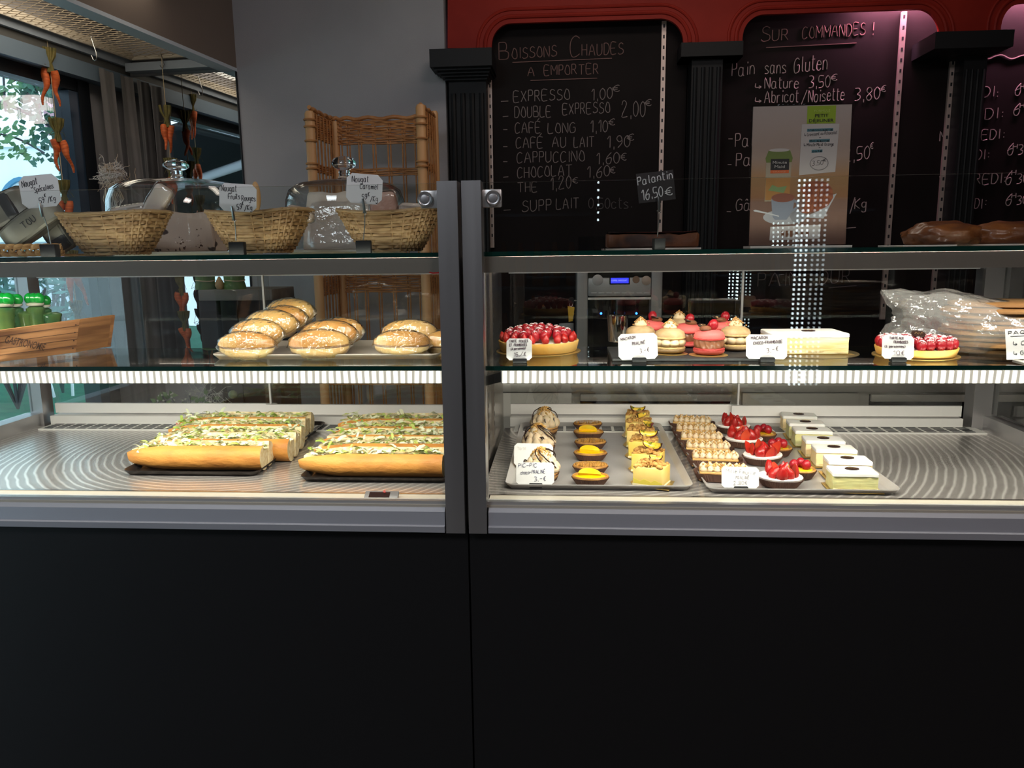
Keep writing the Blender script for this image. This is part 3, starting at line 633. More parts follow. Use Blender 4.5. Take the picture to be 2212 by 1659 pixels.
    for a,b in ((x0,x0+.075),(x1-.085,x1)) : 
        if left and b==x1 or (not left and a==x0): continue
        a2,b2=(a+.035,b) if left else (a,b-.02)
        bx('back_post',m_alu,(a2,YBK-.02,.832),(b2,YBK+.03,1.385))
        sx=a2+.005 if left else b2-.015
        bx('side_glass',m_glass,(sx,YF+.03,.93),(sx+.005,YBK-.02,ZT-.01)); bx('side_rail',m_alu,(sx-.02,YF+.03,.832),(sx+.03,YBK-.02,.925))
        bx('side_header',m_beam,(sx-.01,YF+.03,1.362),(sx+.012,YBK-.02,ZT-.0095))
    # inner end wall towards the neighbouring case
    sx=x1-.012 if left else x0
    bx('end_wall',m_steel,(sx,YF+.022,.832),(sx+.012,YBK+.03,1.384))
    fx_=-1 if left else 1
    for yy in (YF+.26,YF+.40):
        a,b=sorted((sx+.006,sx+.006+fx_*.010)); mb=MB(t).box((a,yy,.905),(b,yy+.022,1.38)); q=sx+.006+fx_*.0105
        z=.93
        while z<1.36: a2,b2=sorted((q,q-fx_*.0015)); mb.box((a2,yy+.008,z),(b2,yy+.013,z+.012),1); z+=.025
        mb.build('shelf_upright',[m_steel,m_black],t)
    # floor pan and air grille
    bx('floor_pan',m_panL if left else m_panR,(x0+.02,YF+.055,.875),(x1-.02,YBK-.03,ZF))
    bx('pan_front_step',m_steel,(ix0,YF+.052,.876),(ix1,YF+.058,ZF+.0008))
    ga,gb=(da+.01,x1-.03) if left else (x0+.05,db+.03)
    mb=MB(t).box((ga,YBK-.085,ZF),(gb,YBK-.012,ZF+.004)); xx=ga+.012; 
    while xx<gb-.04:
        for r_ in range(4): mb.box((xx,YBK-.078+.0165*r_,ZF+.0038),(xx+.026,YBK-.078+.0165*r_+.010,ZF+.0046),1)
        xx+=.034
    mb.build('air_grille',[m_white_al,m_black],t)
    bx('door_track',m_white_al,(da,YBK-.012,ZF),(db,YBK+.05,.914))
    # clamp and knob holding the front pane
    kx=(-.262,-.243) if left else None
    for (ax,bx_),kc in ((((-.278,-.243)),-.268),) if left else (((-.160,-.122),-.138),):
        cz=1.494; cl=bx('glass_clamp',m_rail_al,(ax,YF-.010,cz-.017),(bx_,YF-.0035,cz+.017),bev=.003)
        mb=MB(t); T=Matrix.Translation((kc,YF-.010,cz))@Matrix.Rotation(PI/2,4,'X'); mb.lathe([(.0145,-.001),(.0145,.006),(.012,.0085),(.0105,.0075),(.0085,.0075),(.0075,.009),(.004,.0095),(.0,.0095)],28,T=T); mb.build('clamp_knob',m_alu,cl)
    return t
SL=at(578,750,Y=YBK).x; SR=at(1600,750,Y=YBK).x
caseL=case('left refrigerated glass display case, holding the sandwiches and baskets',-1.66,-.2025,((-1.70,-1.66),(-.243,-.2045)),SL,True)
caseR=case('right refrigerated glass display case, holding the tarts and macarons',-.1985,1.215,((-.1965,-.160),(1.18,1.22)),SR,False)
# red and white wire end at the top corner of the left case
mb=MB(caseL); mb.tube([at(918,586,Y=1.51),at(935,590,Y=1.505),at(955,589,Y=1.505)],.0015,6); mb.build('cable',mat('red_cable',(.6,.02,.02),.5),caseL)
# thermometer on the front lip of the left case
p=at(825,1072,Z=.8885)
th=thing('thermometer','small grey digital thermometer lying on the front lip of the left case','thermometer',p)
MB().rbox((-.036,-.012,0),(.036,.010,.006),.0015,T=Matrix.Rotation(R(28),4,'X')).build('casing',mat('grey_plastic',(.13,.12,.12),.4),th)
MB().box((-.026,-.009,.0058),(.018,.006,.0066),T=Matrix.Rotation(R(28),4,'X')).build('display_screen',mat('dark_screen',(.02,.008,.008),.15),th)
mb=MB(); 
for k in (0,): write(mb,'4',(.004,-.006,.0068),(.010,-.006,.0068),(0,1,.5),.009,.0012,(0,0,1),.003)
mb.build('red_digit',mat('red_digit',(.3,.01,.01),.5,em=(1,.05,.03),es=.5),th)
# ================================================================== top shelf, left case
def mpp(p): return (Vector(p)-CP).dot(CF)/F_PX
m_card=mat('white_card',(.80,.79,.77),.7); m_ink=mat('ink',(.012,.012,.02),.7); m_inkr=mat('faded_ink',(.13,.08,.10),.7)
m_blk=mat('black_plastic',(.008,.008,.009),.6,spec=.25); m_wire=mat('steel_wire',(.45,.44,.42),.3,1)
def card_geo(t,origin,u,v,w,h,cut,lines,ink=None,pen=.0011,th=.0012,m=None,colour=None):
    """octagonal card with lower-left corner origin and unit axes u,v; lines: (text,x0,y0,x1,y1,cap) in fractions of w,h"""
    u,v=Vector(u).normalized(),Vector(v).normalized(); n=u.cross(v); o=Vector(origin)
    poly=[(cut,0),(w-cut,0),(w,cut),(w,h-cut),(w-cut,h),(cut,h),(0,h-cut),(0,cut)] if cut else [(0,0),(w,0),(w,h),(0,h)]
    MBt=MB(t); MBt.prism(poly,lambda q:o+u*q[0]+v*q[1]-n*th,lambda q:o+u*q[0]+v*q[1]); c=MBt.build('card',m or m_card,t)
    mb=MB(t)
    for tx,x0,y0,x1,y1,cap in lines:
        p0=o+u*(x0*w)+v*(y0*h); p1=o+u*(x1*w)+v*(y1*h)
        if tx=='=': line(mb,[p0,p1],pen,n,.0004)
        else: write(mb,tx,p0,p1,v,cap*h,pen,n,.0004,1)
    if lines: mb.build('handwriting',ink or m_ink,c)
    return c
def stand_card(label,cpx,wpx,hpx,tilt,base_px,stem,Y,lines,m=None,ink=None,bw=32,bh=27,name='price_sign',pen=.0012,cut=.17):
    """card on a wire clip rising from a small black block; pixel centre, size and tilt of the card, pixel centre of the block"""
    b=at(*base_px,Y=Y); k=mpp(b); b0=Vector((b.x,Y,ZT)); t=thing(name,label,'price sign',b0,0,'wire clip price signs on the top shelf' if m is None else None)
    T=Matrix.Rotation(R(8),4,'Z'); MB().rbox((-bw*k/2,-.011,.0),(bw*k/2,.011,bh*k),.0015,T=T).build('base_block',m_blk,t)
    c=at(*cpx,Y=Y); w,h=wpx*k,hpx*k; a=R(tilt)
    u=Vector((math.cos(a),.12,math.sin(a))).normalized(); v=Vector((-math.sin(a),.05,math.cos(a))); v=(v-u*u.dot(v)).normalized()
    card_geo(t,c-u*(w/2)-v*(h/2),u,v,w,h,cut*h if cut else 0,lines,ink,pen,m=m)
    mb=MB(t); s=[at(x,y,Y=Y) for x,y in stem]; s[-1].y-=.004; mb.tube(s,.0011,6)
    e=s[-1]; mb.tube([e+Vector((-.004,-.001,-.004)),e+Vector((0,-.002,.002)),e+Vector((.004,-.001,-.004)),e+Vector((0,-.002,-.008))],.0009,5)
    mb.build('wire_stem',m_wire,t)
    d=(s[-1]-s[0]).normalized(); mb=MB(t); p1=s[-1]+Vector((-.002,-.004,.024)); mb.tube([s[-1]-Vector((0,.002,.004)),s[-1]+Vector((0,-.004,.006)),p1],[.0026,.0032,.0022],6); mb.build('clip',m_wire,t); return t
stand_card('octagonal white card reading Nougat Spéculoos on a wire clip, leftmost on top shelf',(86,413),82,68,5,(108,540),[(110,527),(103,490),(96,464)],1.56,
 [('Nougat',.08,.66,.47,.72,.20),('Spéculoos',.36,.47,.86,.56,.16),('59',.45,.12,.57,.15,.17),('€',.59,.30,.63,.31,.1),('/Kg',.66,.13,.86,.18,.16)])
stand_card('octagonal white card reading Nougat Fruits Rouges on a wire clip, middle of the top shelf',(514,427),78,58,-4,(513,534),[(510,520),(509,495),(508,472)],1.56,
 [('Nougat',.05,.70,.46,.72,.22),('Fruits',.24,.43,.55,.45,.19),('Rouges',.60,.40,.97,.42,.19),('59',.48,.07,.60,.09,.20),('€',.61,.25,.65,.25,.12),('/Kg',.68,.06,.88,.08,.19)])
stand_card('octagonal white card reading Nougat Caramel on a wire clip, beside the right glass dome',(787,408),76,62,-5,(786,532),[(785,519),(788,485),(789,456)],1.56,
 [('Nougat',.15,.70,.60,.74,.20),('Caramel',.38,.50,.88,.52,.18),('59',.45,.14,.58,.16,.18),('€',.60,.28,.65,.28,.12),('/Kg',.68,.10,.88,.12,.18)])
# woven bread baskets
m_wick=mat('split_bamboo',(.40,.25,.115),.5,c2=(.24,.13,.05),ns=34,st=(1,1,4),bump=.0003,bs=250)
m_rimw=mat('basket_rim',(.40,.26,.13),.6)
def sq(a,e=.62): 
    c,s=math.cos(a),math.sin(a); return (abs(c)**e*math.copysign(1,c),abs(s)**e*math.copysign(1,s))
def basket_mesh(bw,bd,tw,td,h,rise,ng=26,nr=13):
    mb=MB()
    def wall(th):
        def g(u,v):
            a=2*PI*u; x,y=sq(a); k=v**.85; hh=h*(1+rise*(abs(x)**2.2))
            w=0
            return Vector((x*((bw+(tw-bw)*k)/2+w-th),y*((bd+(td-bd)*k)/2+w-th),.003+hh*v))
        return g
    def strand(j):
        vj=(j+.5)/nr; hh=h/nr*.57
        def g(u,v):
            a=2*PI*u; p=wall(0)(u,vj); x,y=sq(a); d=Vector((x,y,0)); d=d.normalized() if d.length>1e-6 else d; c=2*PI*v
            o=.0017*math.cos(ng*a+PI*j)+.0004*math.sin(a*7+j*2)
            return p+d*(o+.0013*math.cos(c))+Vector((0,0,hh*math.sin(c)+.0008*math.sin(a*5+j*1.7)))
        return g
    for j in range(nr): mb.grid(strand(j),176,6,True,True)
    for i in range(ng):
        u=i/ng
        mb.tube([wall(.0002)(u,q/6) for q in range(7)],.0022,5)
    mb.grid(wall(.0045),60,6,True)
    rim=MB()
    pts=[wall(0)(i/80,1) for i in range(80)]; rim.tube(pts,.0032,8,True)
    pts2=[p+Vector((.003*math.cos(i*2.2),.003*math.sin(i*2.2),.002*math.sin(i*1.7))) for i,p in enumerate(pts)]; rim.tube(pts2,.0022,6,True)
    bot=MB(); bot.add([wall(.001)(i/48,.0) for i in range(48)],[tuple(range(47,-1,-1))]); 
    return mb,rim,bot
def basket(label,px,Y,rz,wpx,dims):
    p=at(px,545,Y=Y); k=mpp(p); t=thing('bread_basket',label,'basket',(p.x,Y,ZT),rz,'woven bamboo baskets on the top shelf')
    tw=wpx*k; a,b,c=basket_mesh(tw*.56,tw*.30,tw*1.0,tw*.60,dims[0]*k,dims[1]); a.build('woven_wall',m_wick,t); b.build('rim',m_rimw,t); c.build('bottom',m_wick,t); return t
bk1=basket('woven bamboo basket left of the left glass dome, behind the spéculoos card',255,1.72,R(-12),236,(84,.06))
bk2=basket('woven bamboo basket between the two glass domes',566,1.70,R(-16),228,(82,.10))
bk3=basket('woven bamboo basket beside the metal posts, in front of the right glass dome',846,1.70,R(-10),222,(80,.12))
m_wrap=pane_mat('clear_film',(.97,.97,.97),1.3,.10,.004,45,.05)
m_noug=mat('nougat_cream',(.72,.60,.48),.55,c2=(.22,.10,.06),ns=26,lo=.60,hi=.68,sss=.15,bump=.001,bs=60)
m_noug2=mat('nougat_white',(.74,.64,.55),.5,c2=(.55,.42,.34),ns=12,lo=.5,hi=.7,sss=.15,bump=.0008,bs=50)
def slab(mb,c,sx,sy,sz,T=None,seed=0,rough=.06):
    T=T or Matrix()
    fn=lambda p:p*(1+rough*noise.noise(p*30+Vector((seed,0,0))))
    mb.rbox((-sx/2,-sy/2,-sz/2),(sx/2,sy/2,sz/2),min(sx,sy,sz)*.36,3,T=Matrix.Translation(Vector(c))@T,sub=3,fn=fn)
def wrapped_piece(label,px,py,Y,size,rot,m,seed):
    p=at(px,py,Y=Y); t=thing('wrapped_nougat',label,'nougat',p,0,None); t.rotation_euler=rot; t.matrix_basis=Matrix.LocRotScale(p,t.rotation_euler,None)
    mb=MB(); slab(mb,(0,0,0),*size,seed=seed); mb.build('nougat_bar',m,t)
    mb=MB(); slab(mb,(0,0,0),size[0]*1.08,size[1]*1.15,size[2]*1.1,seed=seed+3,rough=.16); mb.build('plastic_wrap',m_wrap,t); return t
wrapped_piece('clear wrapped pale nougat bar sticking up from the left basket',340,438,1.72,(.042,.022,.082),(R(8),R(35),R(10)),m_noug2,1)
wrapped_piece('clear wrapped nougat bar lying low inside the left basket',285,458,1.73,(.09,.04,.03),(0,R(-8),0),m_noug2,2)
wrapped_piece('clear wrapped nougat bar at the right end of the middle basket',650,462,1.71,(.06,.04,.03),(0,R(14),.2),m_noug2,4)
wrapped_piece('clear wrapped nougat bar at the right end of the basket beside the posts',905,455,1.71,(.085,.04,.03),(0,R(4),.2),m_noug2,5)
wrapped_piece('pinkish wrapped nougat bar under the Nougat Caramel card',828,440,1.72,(.06,.03,.05),(0,R(-6),.1),mat('nougat_pink',(.60,.34,.26),.5,c2=(.72,.50,.40),ns=20),6)
# cake domes
m_clear=mat('solid_glass',(1,1,1),.0,tr=1,ior=1.48); m_dome=pane_mat('dome_glass',(.985,.99,.99),1.5,0,.0006,9,.0)
def dome(label,px,Y,wpx,top,knob):
    p=at(px,543,Y=Y); k=mpp(p); r=wpx*k/2; h=at(px,top,Y=Y).z-ZT-.012; hk=at(px,knob,Y=Y).z-ZT-.012
    t=thing('cake_dome',label,'glass dome',(p.x,Y,ZT+.012),0,'glass cake domes on the top shelf')
    prof=[(r*.99,0),(r,.01),(r,h*.55),(r*.985,h*.70),(r*.93,h*.84),(r*.80,h*.93),(r*.5,h*.975),(r*.16,h)]
    mb=MB(); mb.lathe([(r*.985,.0)]+prof,56); mb.f=[f for f in mb.f if len(f)==4]; mb.mi=mb.mi[:len(mb.f)]; mb.sm=mb.sm[:len(mb.f)]
    mb.lathe([(q[0]-.003,q[1]-.003) for q in prof],56); mb.f=[f for f in mb.f if len(f)==4]; mb.mi=[0]*len(mb.f); mb.sm=[True]*len(mb.f)
    mb.build('bell',m_dome,t)
    H=hk-h; kr=26*k
    MB().lathe([(r*.16,h-.002),(kr*.55,h+.05*H),(kr*.42,h+.2*H),(kr*.48,h+.32*H),(kr*.40,h+.40*H),(kr*.75,h+.50*H),(kr*1.0,h+.62*H),(kr*1.0,h+.74*H),(kr*.78,h+.90*H),(kr*.35,h+.985*H),(0,h+H)],32).build('knob',m_clear,t)
    return t
def plate(label,px,Y,wpx,m,th=.008):
    p=at(px,543,Y=Y); r=wpx*mpp(p)/2; t=thing('cake_board',label,'plate',(p.x,Y,ZT))
    MB().lathe([(r*.9,0),(r,.003),(r,th),(r*.96,th),(r*.94,th-.002),(0,th-.002)],56).build('disc',m,t); return t
m_plate=mat('white_plate',(.7,.68,.65),.35)
plate('white round board under the left glass dome',398,1.98,296,m_plate); plate('white round board under the right glass dome',752,1.98,262,m_plate)
dome('wide glass cake dome with ball knob, left of the two',396,1.98,285,386,344)
dome('glass cake dome with ball knob before the wicker bread rack, right of the two',752,1.98,252,388,337)
def block(label,px0,px1,pt,Y,depth,m,seed,notch=0):
    a,b=at(px0,540,Y=Y),at(px1,540,Y=Y); zt=at(px0,pt,Y=Y).z; t=thing('nougat_block',label,'nougat',((a.x+b.x)/2,Y,ZT+.0065))
    w=b.x-a.x; h=zt-ZT-.008
    def fn(p):
        q=p.copy(); tz=(p.z+h/2)/h; q.x*=1-.14*tz; q.y*=1-.25*tz; q+=Vector((.004*noise.noise(p*22+Vector((seed,1,0))),.004*noise.noise(p*22+Vector((seed,0,5))),(.010*noise.noise(p*16+Vector((seed,0,0)))+notch*p.x/w*h)*tz)); return q
    mb=MB(); mb.rbox((-w/2,-depth/2,-h/2),(w/2,depth/2,h/2),.008,2,sub=8,fn=fn,T=Matrix.Translation((0,0,h/2+.001))); mb.build('nougat',m,t)
    return t
nb=block('cream nougat block speckled with dark nuts, under the left glass dome',330,482,458,1.97,.10,mat('nougat_nutty',(.62,.47,.38),.6,c2=(.045,.02,.018),ns=34,lo=.61,hi=.65,bump=.002,bs=40),1,-.10)
mb=MB(); rnd=random.Random(2)
w_=nb.children[0].dimensions.x
for i in range(130):
    x_=rnd.uniform(-.065,.065); z_=rnd.uniform(.005,.072); mb.ball((x_*(1-.1*z_/.08),-.049+.16*z_,z_),rnd.uniform(.002,.006),.002,rnd.uniform(.002,.005),7,5)
tag(mb.build('nut_pieces',mat('dark_nut',(.05,.022,.018),.6,c2=(.14,.07,.04),ns=60),nb),kind='stuff')
nb2=block('tall pale nougat block wrapped in cloudy film, under the right glass dome',668,838,418,1.97,.12,m_noug2,2,.0)
mb=MB(); mb.rbox((-.088,-.068,0),(.088,.068,.126),.02,2,sub=6,fn=lambda p:p+Vector((.006*noise.noise(p*35),.005*noise.noise(p*33+Vector((3,0,0))),.004*noise.noise(p*30)))-Vector((p.x*.10*max(0,p.z/.12),p.y*.2*max(0,p.z/.12),0))); mb.build('plastic_wrap',m_wrap,nb2)
# grey bagged packets on a braided wicker tray
p=at(60,545,Y=1.68); wt=thing('wicker_tray','low braided wicker tray holding grey packets at the left end of the top shelf','tray',(p.x-.05,1.72,ZT))
m_braid=mat('honey_wicker',(.42,.22,.075),.5,c2=(.58,.34,.14),ns=30,st=(1,1,8))
k=mpp(p)
for j in range(3):
    mb=MB(wt)
    for q in range(4):
        pts=[]
        for i in range(90):
            s=i/89; x=p.x-.16+s*.255; ph=s*2*PI*4.2+j*2*PI/3
            pts.append(Vector((x,1.66-.006*math.sin(2*ph)+.001*q,ZT+.015+.0085*math.sin(ph)+(q-1.5)*.0030)))
        mb.tube(pts,.0019,5)
    mb.build('braid_strand',m_braid,wt)
MB(wt).rbox((p.x-.16,1.67,ZT+.001),(p.x+.092,1.86,ZT+.006),.002).build('tray_base',m_braid,wt)
m_pack=mat('grey_foil_pack',(.105,.10,.085),.38,.25,c2=(.19,.175,.135),ns=10,bump=.0015,bs=25); m_packd=mat('dark_foil',(.02,.02,.02),.35)
def pack(label,px,py,Y,sx,sz,rot,seed,band=None):
    c=at(px,py,Y=Y); t=thing('foil_packet',label,'packet',c); t.rotation_euler=rot; t.matrix_basis=Matrix.LocRotScale(c,t.rotation_euler,None)
    def fn(p): k=1-.75*(abs(p.x)/(sx/2))**4; return Vector((p.x,p.y*k,p.z*(1-.1*abs(p.x)/(sx/2))))+Vector((0,.004*noise.noise(p*25+Vector((seed,0,0))),0))
    MB().rbox((-sx/2,-.022,-sz/2),(sx/2,.022,sz/2),.010,2,sub=6,fn=fn).build('pouch',m_pack,t)
    if band: MB().rbox((band[0]*sx-.018,-.0235,-sz/2*.9),(band[0]*sx+.018,.0235,sz/2*.9),.009,2,sub=4,fn=fn).build('dark_band',m_packd,t)
    else:
        mb=MB(); write(mb,'TOU',(-.012,-.0235,-.006),(.022,-.0235,-.006),(0,0,1),.014,.0016,(0,-1,0),.001); mb.build('packet_print',m_ink,t)
    return t
pack('dull grey foil packet leaning in the wicker tray, behind the spéculoos card',70,484,1.70,.15,.058,(0,R(-34),R(8)),1)
pack('grey foil packet with a dark band at the very left edge of the wicker tray',-6,462,1.76,.17,.075,(0,R(-26),R(10)),2,(.22,))
pack('dark grey foil packet lying low at the right end of the wicker tray',122,500,1.74,.10,.055,(0,R(62),R(5)),3,(.30,))
# dried raffia tuft in a jar behind the left basket
c=at(243,398,Y=2.12); rt=thing('raffia_tuft','tangled tuft of dry raffia standing behind the left basket','raffia',(c.x,2.12,ZT)); rnd=random.Random(9); mb=MB(rt)
for i in range(300):
    q=[]; b=c+Vector((rnd.gauss(0,.014),rnd.gauss(0,.016),rnd.gauss(.022,.014))); d=Vector((rnd.gauss(0,1),rnd.gauss(0,.6),rnd.gauss(0,1)))
    for j in range(6):
        q.append(b.copy()); d=(d+Vector((rnd.gauss(0,.9),rnd.gauss(0,.6),rnd.gauss(0,.9)))).normalized(); b+=d*.0065
    mb.tube(q,.0007,4)
for i in range(24):
    x=rnd.gauss(0,.012); mb.tube([c+Vector((x,0,-.01)),c+Vector((x*1.2+rnd.gauss(0,.008),0,-.04)),c+Vector((x*.5+rnd.gauss(0,.01),0,-.075))],.0008,4)
tag(mb.build('raffia_strands',mat('pale_raffia',(.62,.47,.32),.8,c2=(.70,.66,.62),ns=20),rt),kind='stuff')
MB(rt).lathe([(.022,.0005),(.024,.01),(.016,.05),(.010,.07),(.009,.10)],20,c=(c.x,2.12,ZT)).build('raffia_holder',mat('grey_pot',(.18,.18,.18),.6),rt)
# wooden paddle end behind the fruits rouges card
c=at(553,425,Y=1.86); wp=thing('wooden_spoon','pale wooden spoon end rising behind the Nougat Fruits Rouges card','spoon',(c.x,1.86,ZT))
MB(wp).ball((c.x,1.86,c.z),.012,.006,.036,16,12).build('spoon_bowl',mat('pale_wood',(.62,.38,.16),.5,c2=(.50,.28,.11),ns=20,st=(1,1,.2)),wp)
MB(wp).tube([(c.x,1.86,c.z-.03),(c.x+.004,1.86,ZT+.001)],.004,8).build('spoon_handle',MATS['pale_wood'],wp)
# ================================================================== middle shelf, left case
# printed wooden-look crate
m_crate=mat('plank_print',(.36,.17,.07),.65,c2=(.20,.085,.035),ns=10,st=(.5,.5,10),nd=4,bump=.0005,bs=60)
fl0,fl1=at(-60,790,Z=ZM),at(163,762,Z=ZM); ft0,ft1=at(-60,722,Y=fl0.y-.01),at(172,690,Y=fl1.y-.006)
bkv=Vector((.012,.12,0)); cr=thing('gastronomy_crate','wood-print crate marked GASTRONOMIE at the left end of the middle shelf','crate',((fl0.x+fl1.x)/2,fl1.y,ZM+.0005))
def panel(a0,a1,b1,b0,name,th=.003):
    n=(a1-a0).cross(b0-a0).normalized()*th; return MB(cr).hexa([a0,a1,a1-n,a0-n,b0,b1,b1-n,b0-n]).build(name,m_crate,cr)
up1=Vector((0,0,.0005))
fp=panel(fl0+up1,fl1+up1,ft1,ft0,'front_panel')
panel(fl1+up1,fl1+bkv+up1,ft1+bkv,ft1,'end_panel'); panel(fl1+bkv+up1,fl0+bkv+up1,ft0+bkv,ft1+bkv,'back_panel')
MB(cr).hexa([fl0+up1,fl1+up1,fl1+bkv+up1,fl0+bkv+up1]+[q+Vector((0,0,.002)) for q in (fl0,fl1,fl1+bkv,fl0+bkv)]).build('crate_floor',m_crate,cr)
mb=MB(cr); nf=(fl1-fl0).cross(ft0-fl0).normalized(); nf=nf if nf.y<0 else -nf
for i in range(1,5):
    f=i/5+.02; line(mb,[fl0.lerp(ft0,f),fl1.lerp(ft1,f)],.0012,nf,.0004)
for f in (.15,.38,.62,.85): q=fl1.lerp(ft1,f)+(fl0-fl1)*.035; mb.ball(q+nf*.0004,.0016,nu=8,nv=5)
mb.build('plank_lines',mat('dark_print',(.05,.02,.012),.7),fp)
a=atp(8,740,fl0,nf); b=atp(94,757,fl0,nf); uu=(b-a).normalized(); vv=nf.cross(uu)
print_text('stencil_lettering','GASTRONOMIE',a+nf*.0006,uu,vv if vv.z>0 else -vv,.017,MATS['dark_print'],fp,True,(b-a).length)
# pots with green bow tops
m_gcap=mat('green_cap',(.0,.20,.02),.25,coat=.5,sss=.2); m_gpot=mat('green_jelly',(.16,.24,.05),.15,c2=(.04,.13,.05),ns=14,tr=.35,coat=.4)
def pot(label,px,py,Y,s=1.0,cap=True):
    c=at(px,py,Y=Y); t=thing('jelly_pot',label,'pot',(c.x,Y,ZM+.004),0,'green topped pots in the crate'); h=c.z-ZM-.004
    MB().lathe([(.011*s,0),(.013*s,h*.3),(.0175*s,h*.86),(.019*s,h*.9),(.019*s,h*.95),(.010*s,h)],20,wav=.03,nw=6).build('pot_body',m_gpot,t)
    if cap:
        MB().lathe([(.016*s,h),(.018*s,h+.003),(.018*s,h+.006),(.006*s,h+.008)],20).build('lid_ring',mat('clear_rim',(.75,.75,.6),.2,tr=.5),t)
        mb=MB()
        for sx in (-.011,0,.011): mb.ball((sx*s,0,h+.016),.011*s,.012*s,.013*s,14,10)
        mb.build('green_top',m_gcap,t)
    return t
pot('green topped pot at the left picture edge, front of the crate',8,662,1.66,1.15); pot('green topped pot second from the left in the crate',30,662,1.69,1.0)
pot('green topped pot with the highest cap, third from the left in the crate',76,660,1.71,1.05); pot('green topped pot beside the highest cap, on its right',92,664,1.735,.95)
pot('capless green pot just left of the highest green cap',54,672,1.70,1.0,False); pot('capless green pot at the right end of the crate',111,674,1.73,1.15,False)
# tray with wrapped rolls
m_tray=mat('pale_tray',(.60,.53,.45),.35,.3)
def tray(name,label,x0,x1,y0,y1,z,m,h=.011,flare=.012,cat='tray',group=None):
    t=thing(name,label,cat,((x0+x1)/2,(y0+y1)/2,z),0,group); w,d=(x1-x0)/2,(y1-y0)/2
    def ring(e,zz,rad,n=8):
        pts=[]
        for cx,cy,a0 in ((w-rad,d-rad,0),(-w+rad,d-rad,90),(-w+rad,-d+rad,180),(w-rad,-d+rad,270)):
            for i in range(n+1): a=R(a0+90*i/n); pts.append(Vector((cx+(rad+e)*math.cos(a),cy+(rad+e)*math.sin(a),zz)))
        return pts
    rings=[ring(-flare,.0,.02),ring(-flare*.8,.0012,.02),ring(0,h,.02),ring(.002,h+.001,.02),ring(.0025,h-.001,.02),ring(-flare*.75,-.0006,.02)]
    n=len(rings[0]); mb=MB(); mb.add([p for r_ in rings for p in r_],[(j*n+i,j*n+(i+1)%n,(j+1)*n+(i+1)%n,(j+1)*n+i) for j in range(5) for i in range(n)]+[tuple(range(n)),tuple(range(6*n-1,5*n-1,-1))])
    o=mb.build('tray_sheet',m,t); o.location.z=.0008; return t
ta,tb=at(457,778,Z=ZM),at(925,778,Z=ZM)
tray('serving_tray','pale metal tray of film-wrapped rolls on the middle shelf',ta.x,tb.x+.02,ta.y,ta.y+.245,ZM,m_tray)
m_bun=mat('bun_crust',(.52,.24,.045),.5,c2=(.66,.41,.13),ns=9,bump=.0008,bs=120,sss=.1); m_bunb=mat('bun_side',(.70,.50,.22),.6,c2=(.60,.36,.12),ns=12,sss=.1)
m_film=pane_mat('cling_film',(.985,.98,.97),2.2,.05,.009,60,.05,.015)
m_fill=mat('filling_line',(.52,.30,.10),.6)
def roll_src():
    """an oval filled roll, built once"""
    t=thing('wrapped_roll','',''); 
    def sh(zs,kz): 
        def f(d): return 1+.05*noise.noise(d*2.2+Vector((zs,0,0)))
        return f
    def top(u,v):
        a=2*PI*u; b=PI*.5*v; e=.85; x=math.cos(b)*math.cos(a); y=math.cos(b)*math.sin(a); z=math.sin(b)
        return Vector((.064*math.copysign(abs(x)**e,x),.031*y,.003+.027*z**.9))
    def bot(u,v):
        a=2*PI*u; b=-PI*.5*v; x=math.cos(b)*math.cos(a); y=math.cos(b)*math.sin(a); z=math.sin(b)
        return Vector((.062*math.copysign(abs(x)**.8,x),.030*y,-.002+max(-.022,.028*z)))
    mb=MB(); mb.grid(top,28,10,True); mb.add([top(i/28,0) for i in range(28)],[tuple(range(28))]); mb.build('top_crust',m_bun,t)
    mb=MB(); mb.grid(bot,28,10,True); mb.add([bot(i/28,0) for i in range(28)],[tuple(range(28))]); mb.build('bottom_crust',m_bunb,t)
    MB().lathe([(.9,-.002),(1,.0),(.9,.003)],28,sx=.0625,sy=.0297).build('filling',m_fill,t)
    def wr(d): return 1+.05*noise.noise(d*6)+.025*noise.noise(d*14)+(.10 if abs(d.x)>.9 else 0)*noise.noise(d*20)
    MB().ball((0,0,.002),.0675,.034,.0325,36,22,wr).build('plastic_wrap',m_film,t)
    return t
rsrc=roll_src()
def roll(label,px,py,Y,rx,rz,s=1.0,first=[True]):
    c=at(px,py,Y=Y)
    if first[0]: o=rsrc; first[0]=False
    else: o=dup(rsrc,c)
    o.location=c; o.rotation_euler=(rx,random.uniform(-.03,.03),rz); o.scale=(s,)*3; tag(o,label,'sandwich','film-wrapped rolls on the tray')
roll('golden film-wrapped roll at the front left of the tray, lying flat',533,748,1.605,R(4),R(-2),.98)
roll('film-wrapped roll leaning behind the front left roll',556,722,1.665,R(42),R(-14),1.02)
roll('darker brown film-wrapped roll third back in the left pile, tilted steeply',588,702,1.715,R(52),R(-16),1.05)
roll('speckled pale roll fourth back in the left pile',615,690,1.755,R(54),R(-22),.98)
roll('speckled golden roll at the very back and top of the left pile',628,676,1.80,R(54),R(-20),1.06)
roll('golden film-wrapped roll at the front middle of the tray, lying flat',690,746,1.615,R(4),R(-4),1.06)
roll('film-wrapped roll leaning on the front middle roll',712,724,1.675,R(44),R(-10),1.02)
roll('speckled film-wrapped roll at the back right of the middle pile',736,716,1.735,R(46),R(-24),.98)
roll('film-wrapped roll with a dark filling line at the front right of the tray',868,744,1.615,R(4),R(0),.95)
roll('film-wrapped roll leaning behind the front right roll, before the post',886,722,1.68,R(42),R(-8),1.0)
roll('film-wrapped roll mostly hidden behind the metal post',978,742,1.66,R(10),R(6),1.0)
